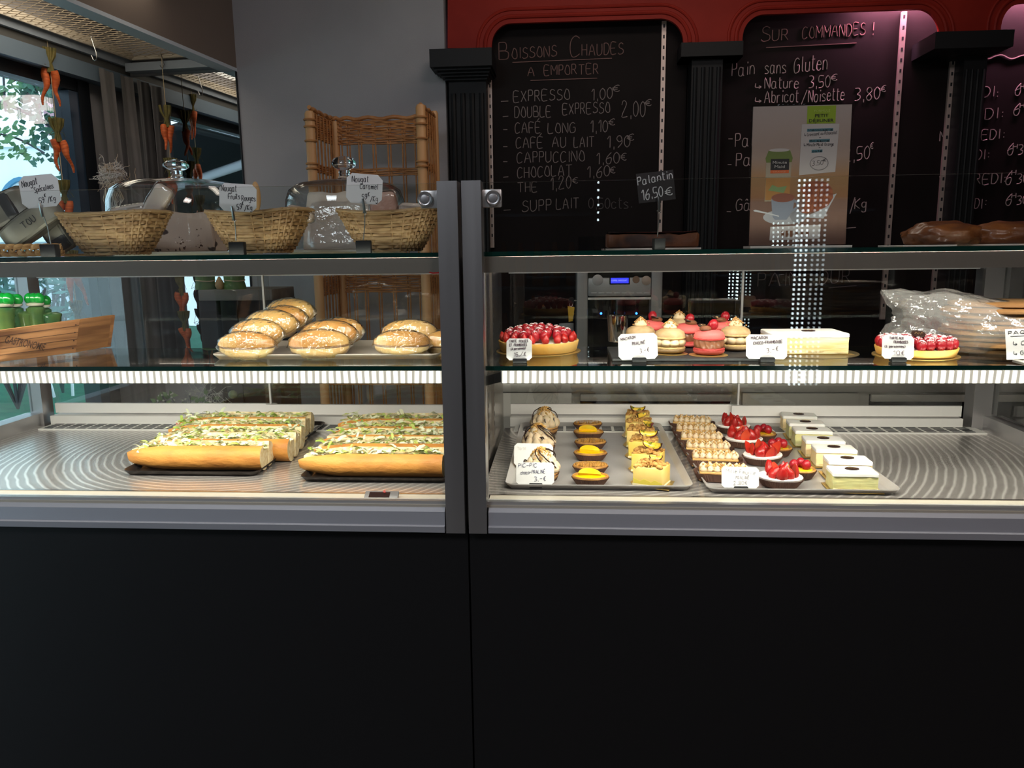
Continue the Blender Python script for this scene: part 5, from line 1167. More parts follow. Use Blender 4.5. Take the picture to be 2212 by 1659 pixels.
def tart(label,px,pbase,wpx,fruits,seed,hpx):
    f=at(px,pbase,Z=ZM+.002); k=mpp(f); r=wpx*k/2; c=Vector((f.x,f.y+r*.98,ZM+.002)); h=hpx*k
    board_disc('cake_board','thin gold round board under '+label.split(',')[0].split(' at ')[0],(c.x,c.y,ZM),r*1.05,m_gold)
    t=thing('fruit_tart',label,'tart',c)
    MB().lathe([(0,.0005),(r*.93,.0005),(r*.95,.003),(r,h*.93),(r*.995,h),(r*.965,h),(r*.95,h*.9)],72,wav=.004,nw=7).build('pastry_shell',m_shell,t)
    MB().lathe([(r*.955,h*.88),(r*.8,h*.98),(0,h*1.04)],48).build('cream_filling',m_cream,t)
    rnd=random.Random(seed); pts=[]
    rings=fruits
    for kind,rr,n,z,s in rings:
        for i in range(n):
            a=2*PI*(i+.5*(rings.index((kind,rr,n,z,s))%2))/n+rnd.uniform(-.06,.06); q=Vector((r*rr*math.cos(a),r*rr*math.sin(a),h+z+rnd.uniform(-.001,.001)))
            if kind=='r':
                inst(ME_RASP,'raspberry',t,q,(rnd.uniform(-.35,.35),rnd.uniform(-.35,.35),rnd.uniform(0,6)),s*rnd.uniform(.92,1.08)); pts.append((q,.0098*s))
            else: inst(ME_STRAW,'strawberry',t,q-Vector((0,0,.003)),(rnd.uniform(-.15,.15)+.25*math.sin(a),-.30*math.cos(a),rnd.uniform(0,6)),s)
    return t,pts,r,h
t1,pts1,r1,h1=tart('large strawberry and raspberry tart at the left end of the right middle shelf',1160,768,182,[('s',.86,19,.000,.72),('r',.74,17,.015,1.0),('r',.52,12,.020,1.05),('r',.30,7,.024,1.05),('r',.08,2,.027,1.0)],1,24)
sugar_dust(t1,pts1,1500,3)
t2,pts2,r2,h2=tart('smaller raspberry tart dusted with sugar, left of the bagged pancakes',2015,777,172,[('r',.86,20,.009,1.02),('r',.64,15,.011,1.0),('r',.42,10,.012,1.0),('r',.18,4,.012,1.0)],2,19)
sugar_dust(t2,pts2,2600,4)
m_choc=mat('dark_chocolate',(.025,.012,.009),.3)
def medallion(parent,c,rx,ry,tilt=0,name='chocolate_disc'):
    T=Matrix.Translation(Vector(c))@Matrix.Rotation(tilt,4,'X')
    o=MB().lathe([(1,0),(1,.0016),(.9,.0022),(0,.0022)],28,sx=rx,sy=ry,T=T).build(name,m_choc,parent)
    mb=MB()
    mb.tube([T@Vector(p) for p in ((-.55*rx,-.1*ry,.0026),(-.3*rx,.35*ry,.0026),(-.1*rx,-.3*ry,.0026),(.1*rx,.35*ry,.0026),(.2*rx,-.35*ry,.0026),(.5*rx,.25*ry,.0026),(.6*rx,0,.0026))],.0007,5)
    mb.build('gold_scroll',mat('gold_ink',(.45,.30,.14),.35,.6),o); return o
medallion(t2,(-.002,-.01,h2+.026),.014,.012,R(30))
# price cards on small black clips
def clip_card(label,px0,py0,px1,py1,Y,lines,zb,tilt=0,ink=None,pen=.0009,group='white price cards on black clips',clip=True,cut=.13,m=None):
    b=at((px0+px1)/2,py1,Y=Y); k=mpp(b); w=(px1-px0)*k; h=(py1-py0)*k; t=thing('price_card',label,'price card',(b.x,Y,zb),0,group)
    cz=zb+.004 if clip else zb+.0006; a=R(tilt); u=Vector((math.cos(a),.0,math.sin(a))); v=Vector((-math.sin(a)*.97,.22,math.cos(a))).normalized(); v=(v-u*u.dot(v)).normalized()
    o=Vector((b.x,Y,cz))-u*(w/2)+v*(.002)
    card_geo(t,o,u,v,w,h,cut*h if cut else 0,lines,ink or m_inkr,pen,m=m)
    if clip: MB(t).rbox((b.x-.013,Y-.006,zb+.0004),(b.x+.016,Y+.012,zb+.0095),.002).build('card_clip',m_blk,t)
    return t
clip_card('octagonal card reading Tarte fraises et framboises in front of the large tart',1094,738,1149,785,1.545,[('TARTE',.12,.82,.40,.84,.11),('FRAISES',.50,.82,.84,.84,.11),('ET',.12,.65,.22,.66,.11),('FRAMBOISES',.30,.65,.80,.67,.11),('(6 personnes)',.18,.48,.76,.52,.10),('15,/€',.30,.18,.76,.22,.16)],ZM)
clip_card('octagonal card reading Macaron praliné, before the beige macarons',1337,727,1421,783,1.555,[('MACARON',.07,.74,.44,.82,.10),('PRALINÉ',.36,.55,.68,.60,.11),('3,-€',.54,.22,.78,.28,.17)],ZM,2)
clip_card('octagonal card reading Macaron choco-framboise, left of the long cream cake',1612,729,1699,782,1.555,[('MACARON',.12,.80,.52,.83,.11),('CHOCO-FRAMBOISE',.18,.58,.88,.68,.11),('3,-€',.50,.24,.78,.34,.18)],ZM,-1)
clip_card('octagonal card reading Tarte aux framboises 10 euros, before the smaller tart',1905,732,1972,784,1.55,[('TARTE AUX',.22,.82,.66,.84,.09),('FRAMBOISES',.36,.66,.80,.68,.10),('(4 personnes)',.08,.46,.72,.49,.10),('10€',.36,.16,.70,.19,.17)],ZM,-3)
# steel tumbler
c=at(1334,738,Z=ZM); tb=thing('steel_tumbler','shiny steel tumbler between the large tart and the macarons','cup',(c.x,c.y,ZM+.0003)); k=mpp(c); h=56*k
MB().lathe([(0,.0005),(19*k,.0005),(20*k,.003),(22.5*k,h),(21.8*k,h),(19*k,.004),(0,.004)],40).build('cup_wall',mat('polished_steel',(.75,.74,.72),.08,1),tb)
# slate and macarons
sl0,sl1=at(1322,781,Z=ZM),at(1645,781,Z=ZM)
sl=thing('slate_board','dark slate serving board under the macarons','board',((sl0.x+sl1.x)/2,1.66,ZM+.0003)); MB(sl).rbox((sl0.x,1.565,ZM+.0003),(sl1.x,1.76,ZM+.006),.0015,2,sub=5,fn=lambda p:p+Vector((.0015*noise.noise(p*60),.0015*noise.noise(p*55),0))).build('slate',mat('slate_grey',(.022,.022,.023),.6,bump=.0008,bs=60),sl)
def macaron(label,px,pbase,kind,berry,seed,wpx=70):
    f=at(px,pbase,Z=ZM+.007); k=mpp(f); r=.0325; c=Vector((f.x,f.y+r,ZM+.007)); t=thing('macaron',label,'macaron',c,random.Random(seed).uniform(0,3),'filled macarons on the slate'); rnd=random.Random(seed)
    if kind=='p': m=mat('pink_macaron',(.72,.13,.115),.5,bump=.0003,bs=200); mf=mat('choco_cream',(.20,.075,.035),.35)
    else: m=mat('beige_macaron',(.50,.35,.19),.55,c2=(.42,.27,.12),ns=60,bump=.0004,bs=200); mf=mat('praline_cream',(.72,.56,.34),.45)
    m2=mat('pink_foot',(.52,.05,.045),.8,bump=.002,bs=260) if kind=='p' else mat('beige_foot',(.66,.46,.20),.8,bump=.002,bs=260)
    MB().lathe([(0,.0003),(r*.75,.0003),(r*.93,.003),(r,.007),(r*.985,.011),(r*.9,.012)],40).build('bottom_shell',m,t); MB().lathe([(r*.96,.009),(r*1.0,.0105),(r*.99,.013),(r*.9,.014)],40,wav=.012,nw=23).build('shell_foot',m2,t)
    if kind=='p': MB().grid(lambda u,v:Vector((r*(.88+.06*math.sin(v*PI)+.035*math.sin(u*2*PI*14+v*4))*math.cos(2*PI*u),r*(.88+.06*math.sin(v*PI)+.035*math.sin(u*2*PI*14+v*4))*math.sin(2*PI*u),.013+.019*v)),96,8,True).build('piped_cream',mf,t)
    else:
        for i in range(9): a=2*PI*i/9; MB().ball((0,0,0),.0115,.0115,.0095,14,10).build('cream_dollop',mf,t,(r*.70*math.cos(a),r*.70*math.sin(a),.0225))
    z0=.031; MB().lathe([(r*.9,z0),(r*.98,z0+.001),(r,z0+.003),(r*.96,z0+.0045)],40,wav=.012,nw=21).build('shell_foot',m2,t)
    MB().lathe([(r*.97,z0+.004),(r*.98,z0+.008),(r*.88,z0+.0145),(r*.62,z0+.0195),(r*.3,z0+.0215),(0,z0+.022)],40).build('top_shell',m,t)
    zt=z0+.0215
    if kind=='p':
        MB().lathe([(.0,0),(.012,0),(.013,.004),(.008,.008),(.0,.009)],16,wav=.05,nw=5,c=(-.012,-.004,zt-.001)).build('chocolate_dollop',mf,t)
        if berry: inst(ME_RASP,'raspberry',t,(.004,-.008,zt+.010),(.3,.2,seed),1.02)
        medallion(t,(-.013,.006,zt+.006),.010,.008,R(25))
    else:
        MB().lathe([(.013,0),(.0145,.004),(.011,.010),(.004,.016),(0,.019)],18,c=(0,0,zt-.002)).build('cream_peak',mf,t); mb=MB()
        for i in range(46): a=rnd.uniform(0,2*PI); rr=abs(rnd.gauss(0,.008)); mb.rbox((-.0016,-.0013,-.001),(.0016,.0013,.001),.0003,1,T=Matrix.Translation((rr*math.cos(a)*1.3,rr*math.sin(a)*1.3,zt+.018-rr*1.05+.001))@Matrix.Rotation(a*3,4,(1,.5,.3)))
        tag(mb.build('praline_crumbs',mat('praline_crumb',(.42,.19,.05),.5,c2=(.55,.32,.12),ns=300),t),kind='stuff')
    return t
macaron('pink macaron with a raspberry on top, front centre of the slate',1537,769,'p',True,1)
macaron('beige macaron with praline crumbs, front left of the slate behind the praliné card',1451,766,'b',False,2)
macaron('beige macaron with praline crumbs at the right, behind the front pink macaron',1594,760,'b',False,3)
macaron('beige macaron half hidden behind the Macaron praliné card',1386,758,'b',False,4)
macaron('pink macaron in the second row, centre of the slate',1488,752,'p',True,5)
macaron('pink macaron at the back left with its raspberry above the beige one',1410,743,'p',True,6)
macaron('pink macaron at the back right with its raspberry above the beige one',1562,744,'p',True,7)
macaron('beige macaron at the very back centre, only its crumbed peak showing',1470,738,'b',False,8)
for lab,px,py,r in (('gold card under the front pink macaron',1537,772,.040),('gold card under the front beige macaron',1452,769,.037)):
    q=at(px,py,Z=ZM+.006); board_disc('gold_card',lab,(q.x,q.y+.036,ZM+.0062),r,m_gold,.0006,'card')
# long white-topped cream cake
m_wtop=mat('white_fondant',(.86,.83,.78),.5,bump=.0004,bs=60,sss=.1); m_body=mat('yellow_cream',(.74,.58,.24),.6,c2=(.80,.70,.42),ns=30,st=(.4,.4,3),bump=.0012,bs=90,sss=.15)
def cream_cake(label,f,wx,dy,hz,rz,name='cream_slice',cat='cake',group=None,med=None,z=ZM,mt=None,mbod=None,gold=True):
    t=thing(name,label,cat,f,rz,group)
    if gold:
        MB().box((-wx/2-.006,-.004,.0003),(wx/2+.012,dy+.01,.0012)).build('gold_card',m_gold,t)
    fn=lambda p:p+Vector((.0012*noise.noise(p*70),.0014*noise.noise(p*80+Vector((2,0,0))),0))
    MB().rbox((-wx/2,0,.0015),(wx/2,dy,hz*.80),.0015,1,sub=9,fn=fn).build('cream_layer',mbod or m_body,t)
    MB().rbox((-wx/2+.001,.001,hz*.10),(wx/2+.0012,dy,hz*.22),.001,1,sub=7,fn=lambda p:p+Vector((.002*noise.noise(p*120),.002*noise.noise(p*130)-.0012,.001*noise.noise(p*110)))).build('sponge_layer',mat('sponge',(.72,.60,.34),.8,c2=(.55,.42,.18),ns=90,bump=.002,bs=220),t)
    MB().rbox((-wx/2-.001,-.001,hz*.78),(wx/2+.001,dy+.001,hz),.004,3,sub=5,fn=lambda p:p+Vector((.001*noise.noise(p*50),.001*noise.noise(p*55),.0008*noise.noise(p*40)))).build('fondant_top',mt or m_wtop,t)
    medallion(t,(med or (0,dy*.5))+(hz,) if isinstance(med or (0,0),tuple) else (0,dy*.5,hz),.0145,.0105); return t
a,b=at(1668,766,Z=ZM+.002),at(1826,763,Z=ZM+.002); k=mpp(a)
cream_cake('long white-topped cream cake with a chocolate medallion on the right middle shelf',((a.x+b.x)/2,a.y,ZM+.0006),b.x-a.x,.10,.046,R(1),'cream_cake',med=(.008,.045))
q=at(1770,770,Z=ZM); board_disc('cake_board','dark gold oval board under the long white-topped cake',(q.x,q.y+.062,ZM),.098,mat('dark_gold',(.16,.12,.06),.35,.5),.0006)
# bagged pancakes
m_crepe=mat('crepe_tan',(.30,.16,.055),.65,c2=(.20,.095,.03),ns=10,bump=.0012,bs=50)
cb=at(2150,775,Z=ZM); cb.y=1.715; cb.x=at(2165,770,Y=1.715).x
bgth=thing('crepe_stack','stack of thin pancakes in a clear crinkled bag, right end of the middle shelf','pancakes',(cb.x,1.715,ZM+.0005))
z=0.001
for i in range(9):
    th=.0115; r=.125+.006*math.sin(i*2.1); mb=MB()
    mb.lathe([(0,0),(r*.9,0),(r,th*.3),(r,th*.7),(r*.93,th),(0,th)],56,c=(.006*math.sin(i*1.7),.004*math.cos(i*2.3),z),sy=.72,wav=.02,nw=5+i%3); mb.build('pancake',m_crepe,bgth); z+=.0118
# bag: loose sleeve with a crumpled gathered mouth pointing left
m_bag=pane_mat('crinkled_bag',(.965,.96,.955),1.5,.14,.010,26,.04,.16)
def bag(u,v):
    a=2*PI*u; s=v
    if s>.45: rx=1; 
    x=-.225+.375*s; k=min(1,(s/.42))**.7
    ry=.03+.068*k; rz_=.048+.012*math.sin(s*6)+.012*k; zc=.062+.022*math.cos(min(1,s/.5)*PI)*.4
    cr=(1-min(1,s/.55))*.35+.05
    nx=noise.noise(Vector((math.cos(a)*1.6,math.sin(a)*1.6,s*7)))*cr
    ridge=abs(noise.noise(Vector((math.cos(a)*3,math.sin(a)*3,s*9+4))))*cr
    q=Vector((x-.03*ridge+.02*math.cos(a*2)*(1-k),.045*(1-k)+math.cos(a)*ry*(1+nx+ridge*.5),zc+math.sin(a)*rz_*(1+nx-ridge*.6)))
    q.z=max(.0025,q.z); return q
mb=MB(); mb.grid(bag,44,40,True); o=mb.build('clear_bag',m_bag,bgth)
for p_ in o.data.polygons: p_.use_smooth=False
a=at(2177,772,Z=ZM)
t=clip_card('square card starting PAQUET in an acrylic foot, cut off by the right picture edge',2178,704,2262,770,1.545,[('PAQUET',.07,.82,.92,.86,.11),('=',.12,.76,.90,.78,.1),('> Crêpes',.18,.46,.92,.48,.13),('> Galettes',.18,.14,.98,.16,.13)],ZM+.004,2,ink=m_ink,group=None,clip=False,cut=0)
MB(t).box((a.x-.012,1.53,ZM+.0004),(a.x+.09,1.575,ZM+.004)).build('acrylic_foot',MATS['frosted_acrylic'],t)
# ================================================================== behind the right case
# coffee machine
m_gsteel=mat('machine_grey',(.30,.29,.285),.4,.3); m_mblk=mat('machine_black',(.008,.008,.009),.12); m_pal=mat('machine_panel',(.45,.44,.43),.4,.2,c2=(.36,.35,.34),ns=8)
YC=2.85
zc0=.93; a=at(1246,590,Y=YC); b=at(1432,590,Y=YC); ztop=at(1340,540,Y=YC).z
cm=thing('coffee_machine','grey coffee machine with a blue lit display behind the right case','coffee machine',((a.x+b.x)/2,YC+.15,zc0))
pa=at(1270,650,Y=YC); pb=at(1406,650,Y=YC)
for x0,x1 in ((a.x,pa.x),(pb.x,b.x)): MB(cm).rbox((x0,YC,zc0),(x1,YC+.35,ztop),.006).build('side_column',m_gsteel,cm)
MB(cm).box((pa.x,YC+.06,zc0),(pb.x,YC+.35,ztop)).build('machine_back',m_mblk,cm)
z1=at(1340,600,Y=YC).z; z2=at(1340,640,Y=YC).z; z0=at(1340,588,Y=YC).z
MB(cm).rbox((pa.x,YC+.005,z1),(pb.x,YC+.06,ztop),.004).build('hood',m_mblk,cm)
cpnl=MB(cm).rbox((pa.x,YC-.004,z2),(pb.x,YC+.06,z1),.006).build('control_panel',m_pal,cm)
def d_at(px,py,l=.0045): return at(px,py,Y=YC-l)
l0,l1=d_at(1319,612),d_at(1358,600); MB(cm).box((l0.x-.004,YC-.0075,l0.z-.004),(l1.x+.004,YC-.004,l1.z+.006)).build('display_frame',m_mblk,cm)
dsp=MB(cm).box((l0.x,YC-.0085,l0.z),(l1.x,YC-.0075,l1.z)).build('display_screen',mat('blue_lcd',(.01,.01,.2),.3,em=(.05,.06,1),es=1.3),cm)
print_text('display_text','COFFEE, CHOCOLAT',(l0.x+.003,YC-.0088,(l0.z+l1.z)/2-.002),(1,0,0),(0,0,1),.005,mat('lcd_text',(.3,.3,1),.4,em=(.5,.55,1),es=1.2),cm,False,(l1.x-l0.x)*.85)
for px,py,r,m in ((1291,605,.020,mat('cup_graphic',(.55,.52,.50),.5)),(1374,604,.013,mat('brown_cup_graphic',(.30,.18,.12),.5)),(1396,606,.017,mat('tan_cup_graphic',(.55,.42,.34),.5))):
    q=d_at(px,py); MB(cm).lathe([(r,0),(r*.9,.0015),(0,.0015)],24,T=Matrix.Translation(q)@Matrix.Rotation(PI/2,4,'X')).build('cup_graphic',m,cpnl)
for px in (1283,1299,1316,1333,1349,1364,1381,1397): q=d_at(px,632); MB(cm).box((q.x-.010,YC-.006,q.z-.003),(q.x+.010,YC-.004,q.z+.001)).build('selection_button',mat('button_grey',(.55,.55,.55),.4),cpnl)
for px in (1300,1378):
    q=d_at(px,680); MB(cm).ball((q.x,YC+.055,q.z),.0042,nu=12,nv=8).build('blue_lamp',mat('blue_led',(.05,.2,1),.3,em=(.03,.18,1),es=7),cm)
q=d_at(1340,640); MB(cm).box((pa.x,YC-.001,z2-.012),(pb.x,YC+.06,z2-.004)).build('chrome_trim',m_rail_al,cm)
MB(cm).tube([(q.x,YC+.03,z2-.01),(q.x,YC+.03,z2-.12)],.022,14).build('spout',m_mblk,cm)
p=d_at(1244,650); kt=thing('key_with_tag','key with a yellow plastic tag hanging at the left of the coffee machine','key',(p.x,YC+.02,p.z))
MB().lathe([(0,-.002),(.011,-.002),(.013,0),(.011,.002),(0,.002)],20,T=Matrix.Translation((-.016,-.012,0))@Matrix.Rotation(PI/2,4,'X')).build('key_head',m_blk,kt); MB().cyl((-.006,-.012,0),(.006,-.012,0),.003,8).build('key_blade',m_wire,kt)
MB().prism([(-.012,-.078),(.002,-.075),(.010,-.025),(-.016,-.020)],lambda q_:Vector((q_[0]-.014,-.014,q_[1])),lambda q_:Vector((q_[0]-.014,-.010,q_[1]))).build('yellow_tag',mat('yellow_tag',(.55,.33,.02),.4),kt)
MB().tube([(-.018+.006*math.cos(x),-.012,-.014+.008*math.sin(x)) for x in [R(y) for y in range(0,360,30)]],.001,5,True).build('key_ring',m_wire,kt)
p=at(1224,712,Y=YC); bw=thing('small_bowl','small grey bowl beside the coffee machine','bowl',(p.x,YC+.05,zc0)); hb=at(1224,702,Y=YC).z-zc0
MB().lathe([(.018,0.0005),(.020,.004),(.026,hb*.6),(.028,hb),(.026,hb),(.0,hb*.5)],24).build('bowl_wall',mat('grey_bowl',(.35,.34,.34),.5),bw)
# steel work cabinet
YW=2.72
wc=thing('work_cabinet','grey steel work cabinet with drawers behind the right case','cabinet',(.55,3.0,0)); x0,x1=-.25,1.75
m_wst=mat('worktop_steel',(.40,.37,.34),.4,.4); m_wpl=mat('cabinet_grey',(.36,.33,.30),.5,.1)
MB(wc).rbox((x0,YW-.03,.895),(x1,3.28,.93),.004).build('worktop',m_wst,wc); MB(wc).box((x0+.01,YW+.01,.06),(x1-.01,3.26,.895)).build('carcass',m_wpl,wc)
zz=at(1300,848,Y=YW).z
for xa,xb in ((x0+.02,.02),(.62,1.02),):
    d=MB(wc).rbox((xa,YW-.008,.12),(xb,YW+.01,zz),.003).build('door_panel',m_wpl,wc)
for xa,xb in ((.05,.58),(1.06,1.62)):
    MB(wc).box((xa,YW-.002,.70),(xb,YW+.0105,zz-.006)).build('open_slot',m_mblk,wc); MB(wc).rbox((xa,YW-.012,zz-.03),(xb,YW+.01,zz-.004),.003).build('slot_rail',m_wpl,wc)
for x in (.07,.56,.66,.98): MB(wc).cyl((x,YW-.012,zz-.05),(x,YW-.006,zz-.05),.004,10).build('screw_head',m_mblk,wc)
# ================================================================== bottom of the right case
m_ptray=mat('aluminium_tray',(.56,.53,.51),.34,.45,c2=(.50,.47,.45),ns=6,bump=.0002,bs=200)
TG='pale metal pastry trays'
tray('pastry_tray','pale metal tray of choux, oval tartlets and passion fruit cakes',-.130,.268,1.590,2.185,ZF,m_ptray,.012,.012,group=TG)
tray('pastry_tray','pale metal tray of praline slices, berry tartlets and white cakes',.298,.690,1.575,2.185,ZF,m_ptray,.012,.012,group=TG)
ZP=ZF+.0025
m_paper=mat('brown_paper',(.10,.045,.028),.7,c2=(.075,.032,.02),ns=40); m_choux=mat('choux',(.62,.38,.13),.6,c2=(.42,.21,.06),ns=20,bump=.001,bs=100)
m_praline=mat('praline_buttercream',(.76,.61,.42),.5,c2=(.68,.52,.33),ns=60,sss=.2,bump=.0003,bs=220); m_nut=mat('caramel_nut',(.46,.22,.05),.4,c2=(.66,.42,.13),ns=200)
def dollop_mesh(s=1.0,tip=True):
    return mesh_only(MB().lathe([(.0075*s,0),(.0095*s,.003*s),(.0092*s,.007*s),(.0065*s,.0115*s),(.0026*s,.0155*s),(0,.0175*s if tip else .0145*s)],18),'dollop',m_praline)
ME_DOL=dollop_mesh(1.0); ME_BIG=dollop_mesh(1.35,False)
def crumbs(parent,n,fn,seed,m=None,s=.0017,name='nut_crumbs'):
    rnd=random.Random(seed); mb=MB()
    for i in range(n):
        p=fn(rnd); q=s*rnd.uniform(.6,1.5); mb.rbox((-q,-q*.8,-q*.6),(q,q*.8,q*.6),q*.25,1,T=Matrix.Translation(p)@Matrix.Rotation(rnd.uniform(0,6),4,(rnd.random(),rnd.random(),rnd.random()+.1)))
    return tag(mb.build(name,m or m_nut,parent),kind='stuff')
def pleated(r0,r1,h,n=56,sx=1,sy=1,wav=.028):
    return MB().lathe([(0,.0004),(r0,.0004),(r0*1.01,.001),(r1,h),(r1*.985,h),(r0*.98,.0025),(0,.002)],n*3,sx=sx,sy=sy,wav=wav,nw=n)
def picpic(label,px,pb,seed,first=[None]):
    f=at(px,pb,Z=ZP); c=Vector((f.x,f.y+.036,ZP)); rnd=random.Random(seed); t=thing('choux_pastry',label,'pastry',c,rnd.uniform(0,6),'praline choux with chocolate drizzle')
    pleated(.036,.042,.017,sy=.9).build('paper_case',m_paper,t); MB().lathe([(.036,.003),(.041,.012),(.040,.020),(.034,.026),(0,.03)],28,sy=.92).build('choux_base',m_choux,t)
    pts=[]
    for r,n,z,s in ((.033,11,.022,1.0),(.023,8,.034,1.0),(.012,5,.046,1.0),(0,1,.054,1.0)):
        for i in range(n):
            a=2*PI*i/n+r*50; q=Vector((r*math.cos(a),r*.92*math.sin(a),z)); inst(ME_BIG,'cream_dollop',t,q,(0,0,rnd.uniform(0,6)),s*rnd.uniform(.92,1.06)); pts.append(q+Vector((0,0,.012)))
    MB().lathe([(.034,.02),(.026,.036),(.012,.052),(0,.058)],20).build('cream_core',m_praline,t)
    mb=MB()
    for i in range(5):
        a=rnd.uniform(0,6); mb.tube([Vector((.043*math.sin(b_)**.8*math.cos(a+k*.16),.040*math.sin(b_)**.8*math.sin(a+k*.16),.024+.048*math.cos(b_)+.001*math.sin(k*2))) for k,b_ in enumerate([R(y) for y in range(10,95,8)])],.0014,6)
    for i in range(6):
        a=rnd.uniform(0,6); r=.034; mb.tube([Vector((r*math.cos(a)+.006*math.cos(x),r*math.sin(a)+.003*math.sin(x),.036+.010*math.sin(x))) for x in [R(y) for y in range(-30,210,30)]],.0016,6)
    mb.build('chocolate_drizzle',m_choc,t)
    crumbs(t,240,lambda r_:(lambda a,b:Vector((.030*math.sin(b)*math.cos(a),.030*math.sin(b)*math.sin(a),.022+.049*math.cos(b)+r_.uniform(0,.003))))(r_.uniform(0,2*PI),abs(r_.gauss(0,.5))),seed+1,s=.0019); return t
picpic('front praline choux, half hidden behind its Pic-Pic card',1168,1046,1); picpic('middle praline choux heavily drizzled with dark chocolate',1163,984,2); picpic('rearmost praline choux, tallest in the picture, near the grille',1176,941,3)
clip_card('octagonal card reading Pic-Pic choco-praliné at the front left corner of the tray',1115,1010,1197,1058,1.600,[('PIC-PIC',.06,.78,.54,.80,.17),('choco-PRALINÉ',.12,.46,.76,.54,.15),('3,-€',.48,.16,.78,.20,.19)],ZP,0,ink=mat('blue_ink',(.03,.03,.10),.7))
clip_card('faded octagonal card behind the front choux, its writing turned pale',1110,966,1194,1016,1.752,[('Tarte',.08,.70,.30,.72,.14)],ZP,-1,ink=mat('ghost_ink',(.62,.58,.55),.7),clip=False)
# oval tartlets
m_lemon=mat('lemon_glaze',(.95,.56,.004),.18,coat=.5,sss=.15); m_lemw=mat('lemon_slice',(.95,.66,.03),.3,c2=(.90,.55,.01),ns=40,sss=.2,coat=.3); m_trust=mat('tartlet_crust',(.50,.25,.06),.7,c2=(.36,.16,.035),ns=50,bump=.0015,bs=160)
m_apple=mat('baked_apple',(.66,.38,.09),.3,c2=(.30,.10,.015),ns=60,coat=.4)
def oval_src(kind):
    t=thing('oval_tartlet','x','tartlet'); ex,ey=.041,.028
    MB().lathe([(0,.0004),(.72,.0004),(.74,.0012),(1.0,.0165),(.985,.0165),(.72,.003),(0,.003)],168,sx=ex,sy=ey,wav=.024,nw=56).build('paper_case',m_paper,t)
    MB().lathe([(.94,.014),(.97,.0185),(.93,.021),(.86,.0205),(.82,.016)],96,sx=ex,sy=ey,wav=.012,nw=30).build('pastry_rim',m_trust,t)
    if kind=='lemon':
        MB().lathe([(.86,.0175),(.6,.0195),(0,.0205)],40,sx=ex,sy=ey).build('lemon_cream',m_lemon,t)
        mb=MB(); n=18
        arcp=[(.021*math.cos(R(180*i/n))*1.15,.019*math.sin(R(180*i/n))) for i in range(n+1)]
        T=Matrix.Translation((-.002,.004,.0215))@Matrix.Rotation(R(4),4,'Y')@Matrix.Rotation(R(22),4,'X')
        mb.prism(arcp,lambda q:T@Vector((q[0],q[1]-.006,-.001)),lambda q:T@Vector((q[0],q[1]-.006,.0065))); mb.build('lemon_wedge',m_lemw,t)
    else:
        MB().lathe([(.86,.0165),(.6,.019),(0,.020)],40,sx=ex,sy=ey).build('apple_base',m_apple,t)
        src=None
        for i in range(12):
            x=-.030+.060*i/11; w=.0235*math.sqrt(max(.05,1-(x/.036)**2)); 
            if src is None:
                mb=MB(); mb.grid(lambda u,v:Vector(((u-.5)*.009*(.3+.7*math.sin(PI*v))+.004*math.sin(PI*v),(v-.5)*2,.0046*math.sin(PI*u)*(.35+.65*math.sin(PI*v)))),6,12); src=mesh_only(mb,'apple_slice',m_apple)
            inst(src,'apple_slice',t,(x-.002,0,.0205),(0,R(12),R(14*math.sin(i*1.3))),(1,w,1))
    return t
lem,app=oval_src('lemon'),oval_src('apple')
lem2=lem;n_=0
for i,(px,pb,kd,lab) in enumerate(((1276,1054,0,'front lemon tartlet, nearest the glass'),(1276,1029,1,'front apple tartlet, between two lemon ones'),(1276,999,0,'middle lemon tartlet of the oval row'),(1276,974,1,'middle apple tartlet of the oval row'),(1272,951,0,'rear lemon tartlet of the oval row'),(1270,932,1,'rearmost apple tartlet, next to the grille'))):
    f=at(px,pb,Z=ZP); loc=Vector((f.x,f.y+.0275,ZP)); src=(lem,app)[kd]
    o=src if i<2 else dup(src,loc); o.location=loc; o.rotation_euler.z=R((0,3,-3,2,-2,4)[i]); tag(o,lab,'tartlet','oval tartlets in brown paper cases')
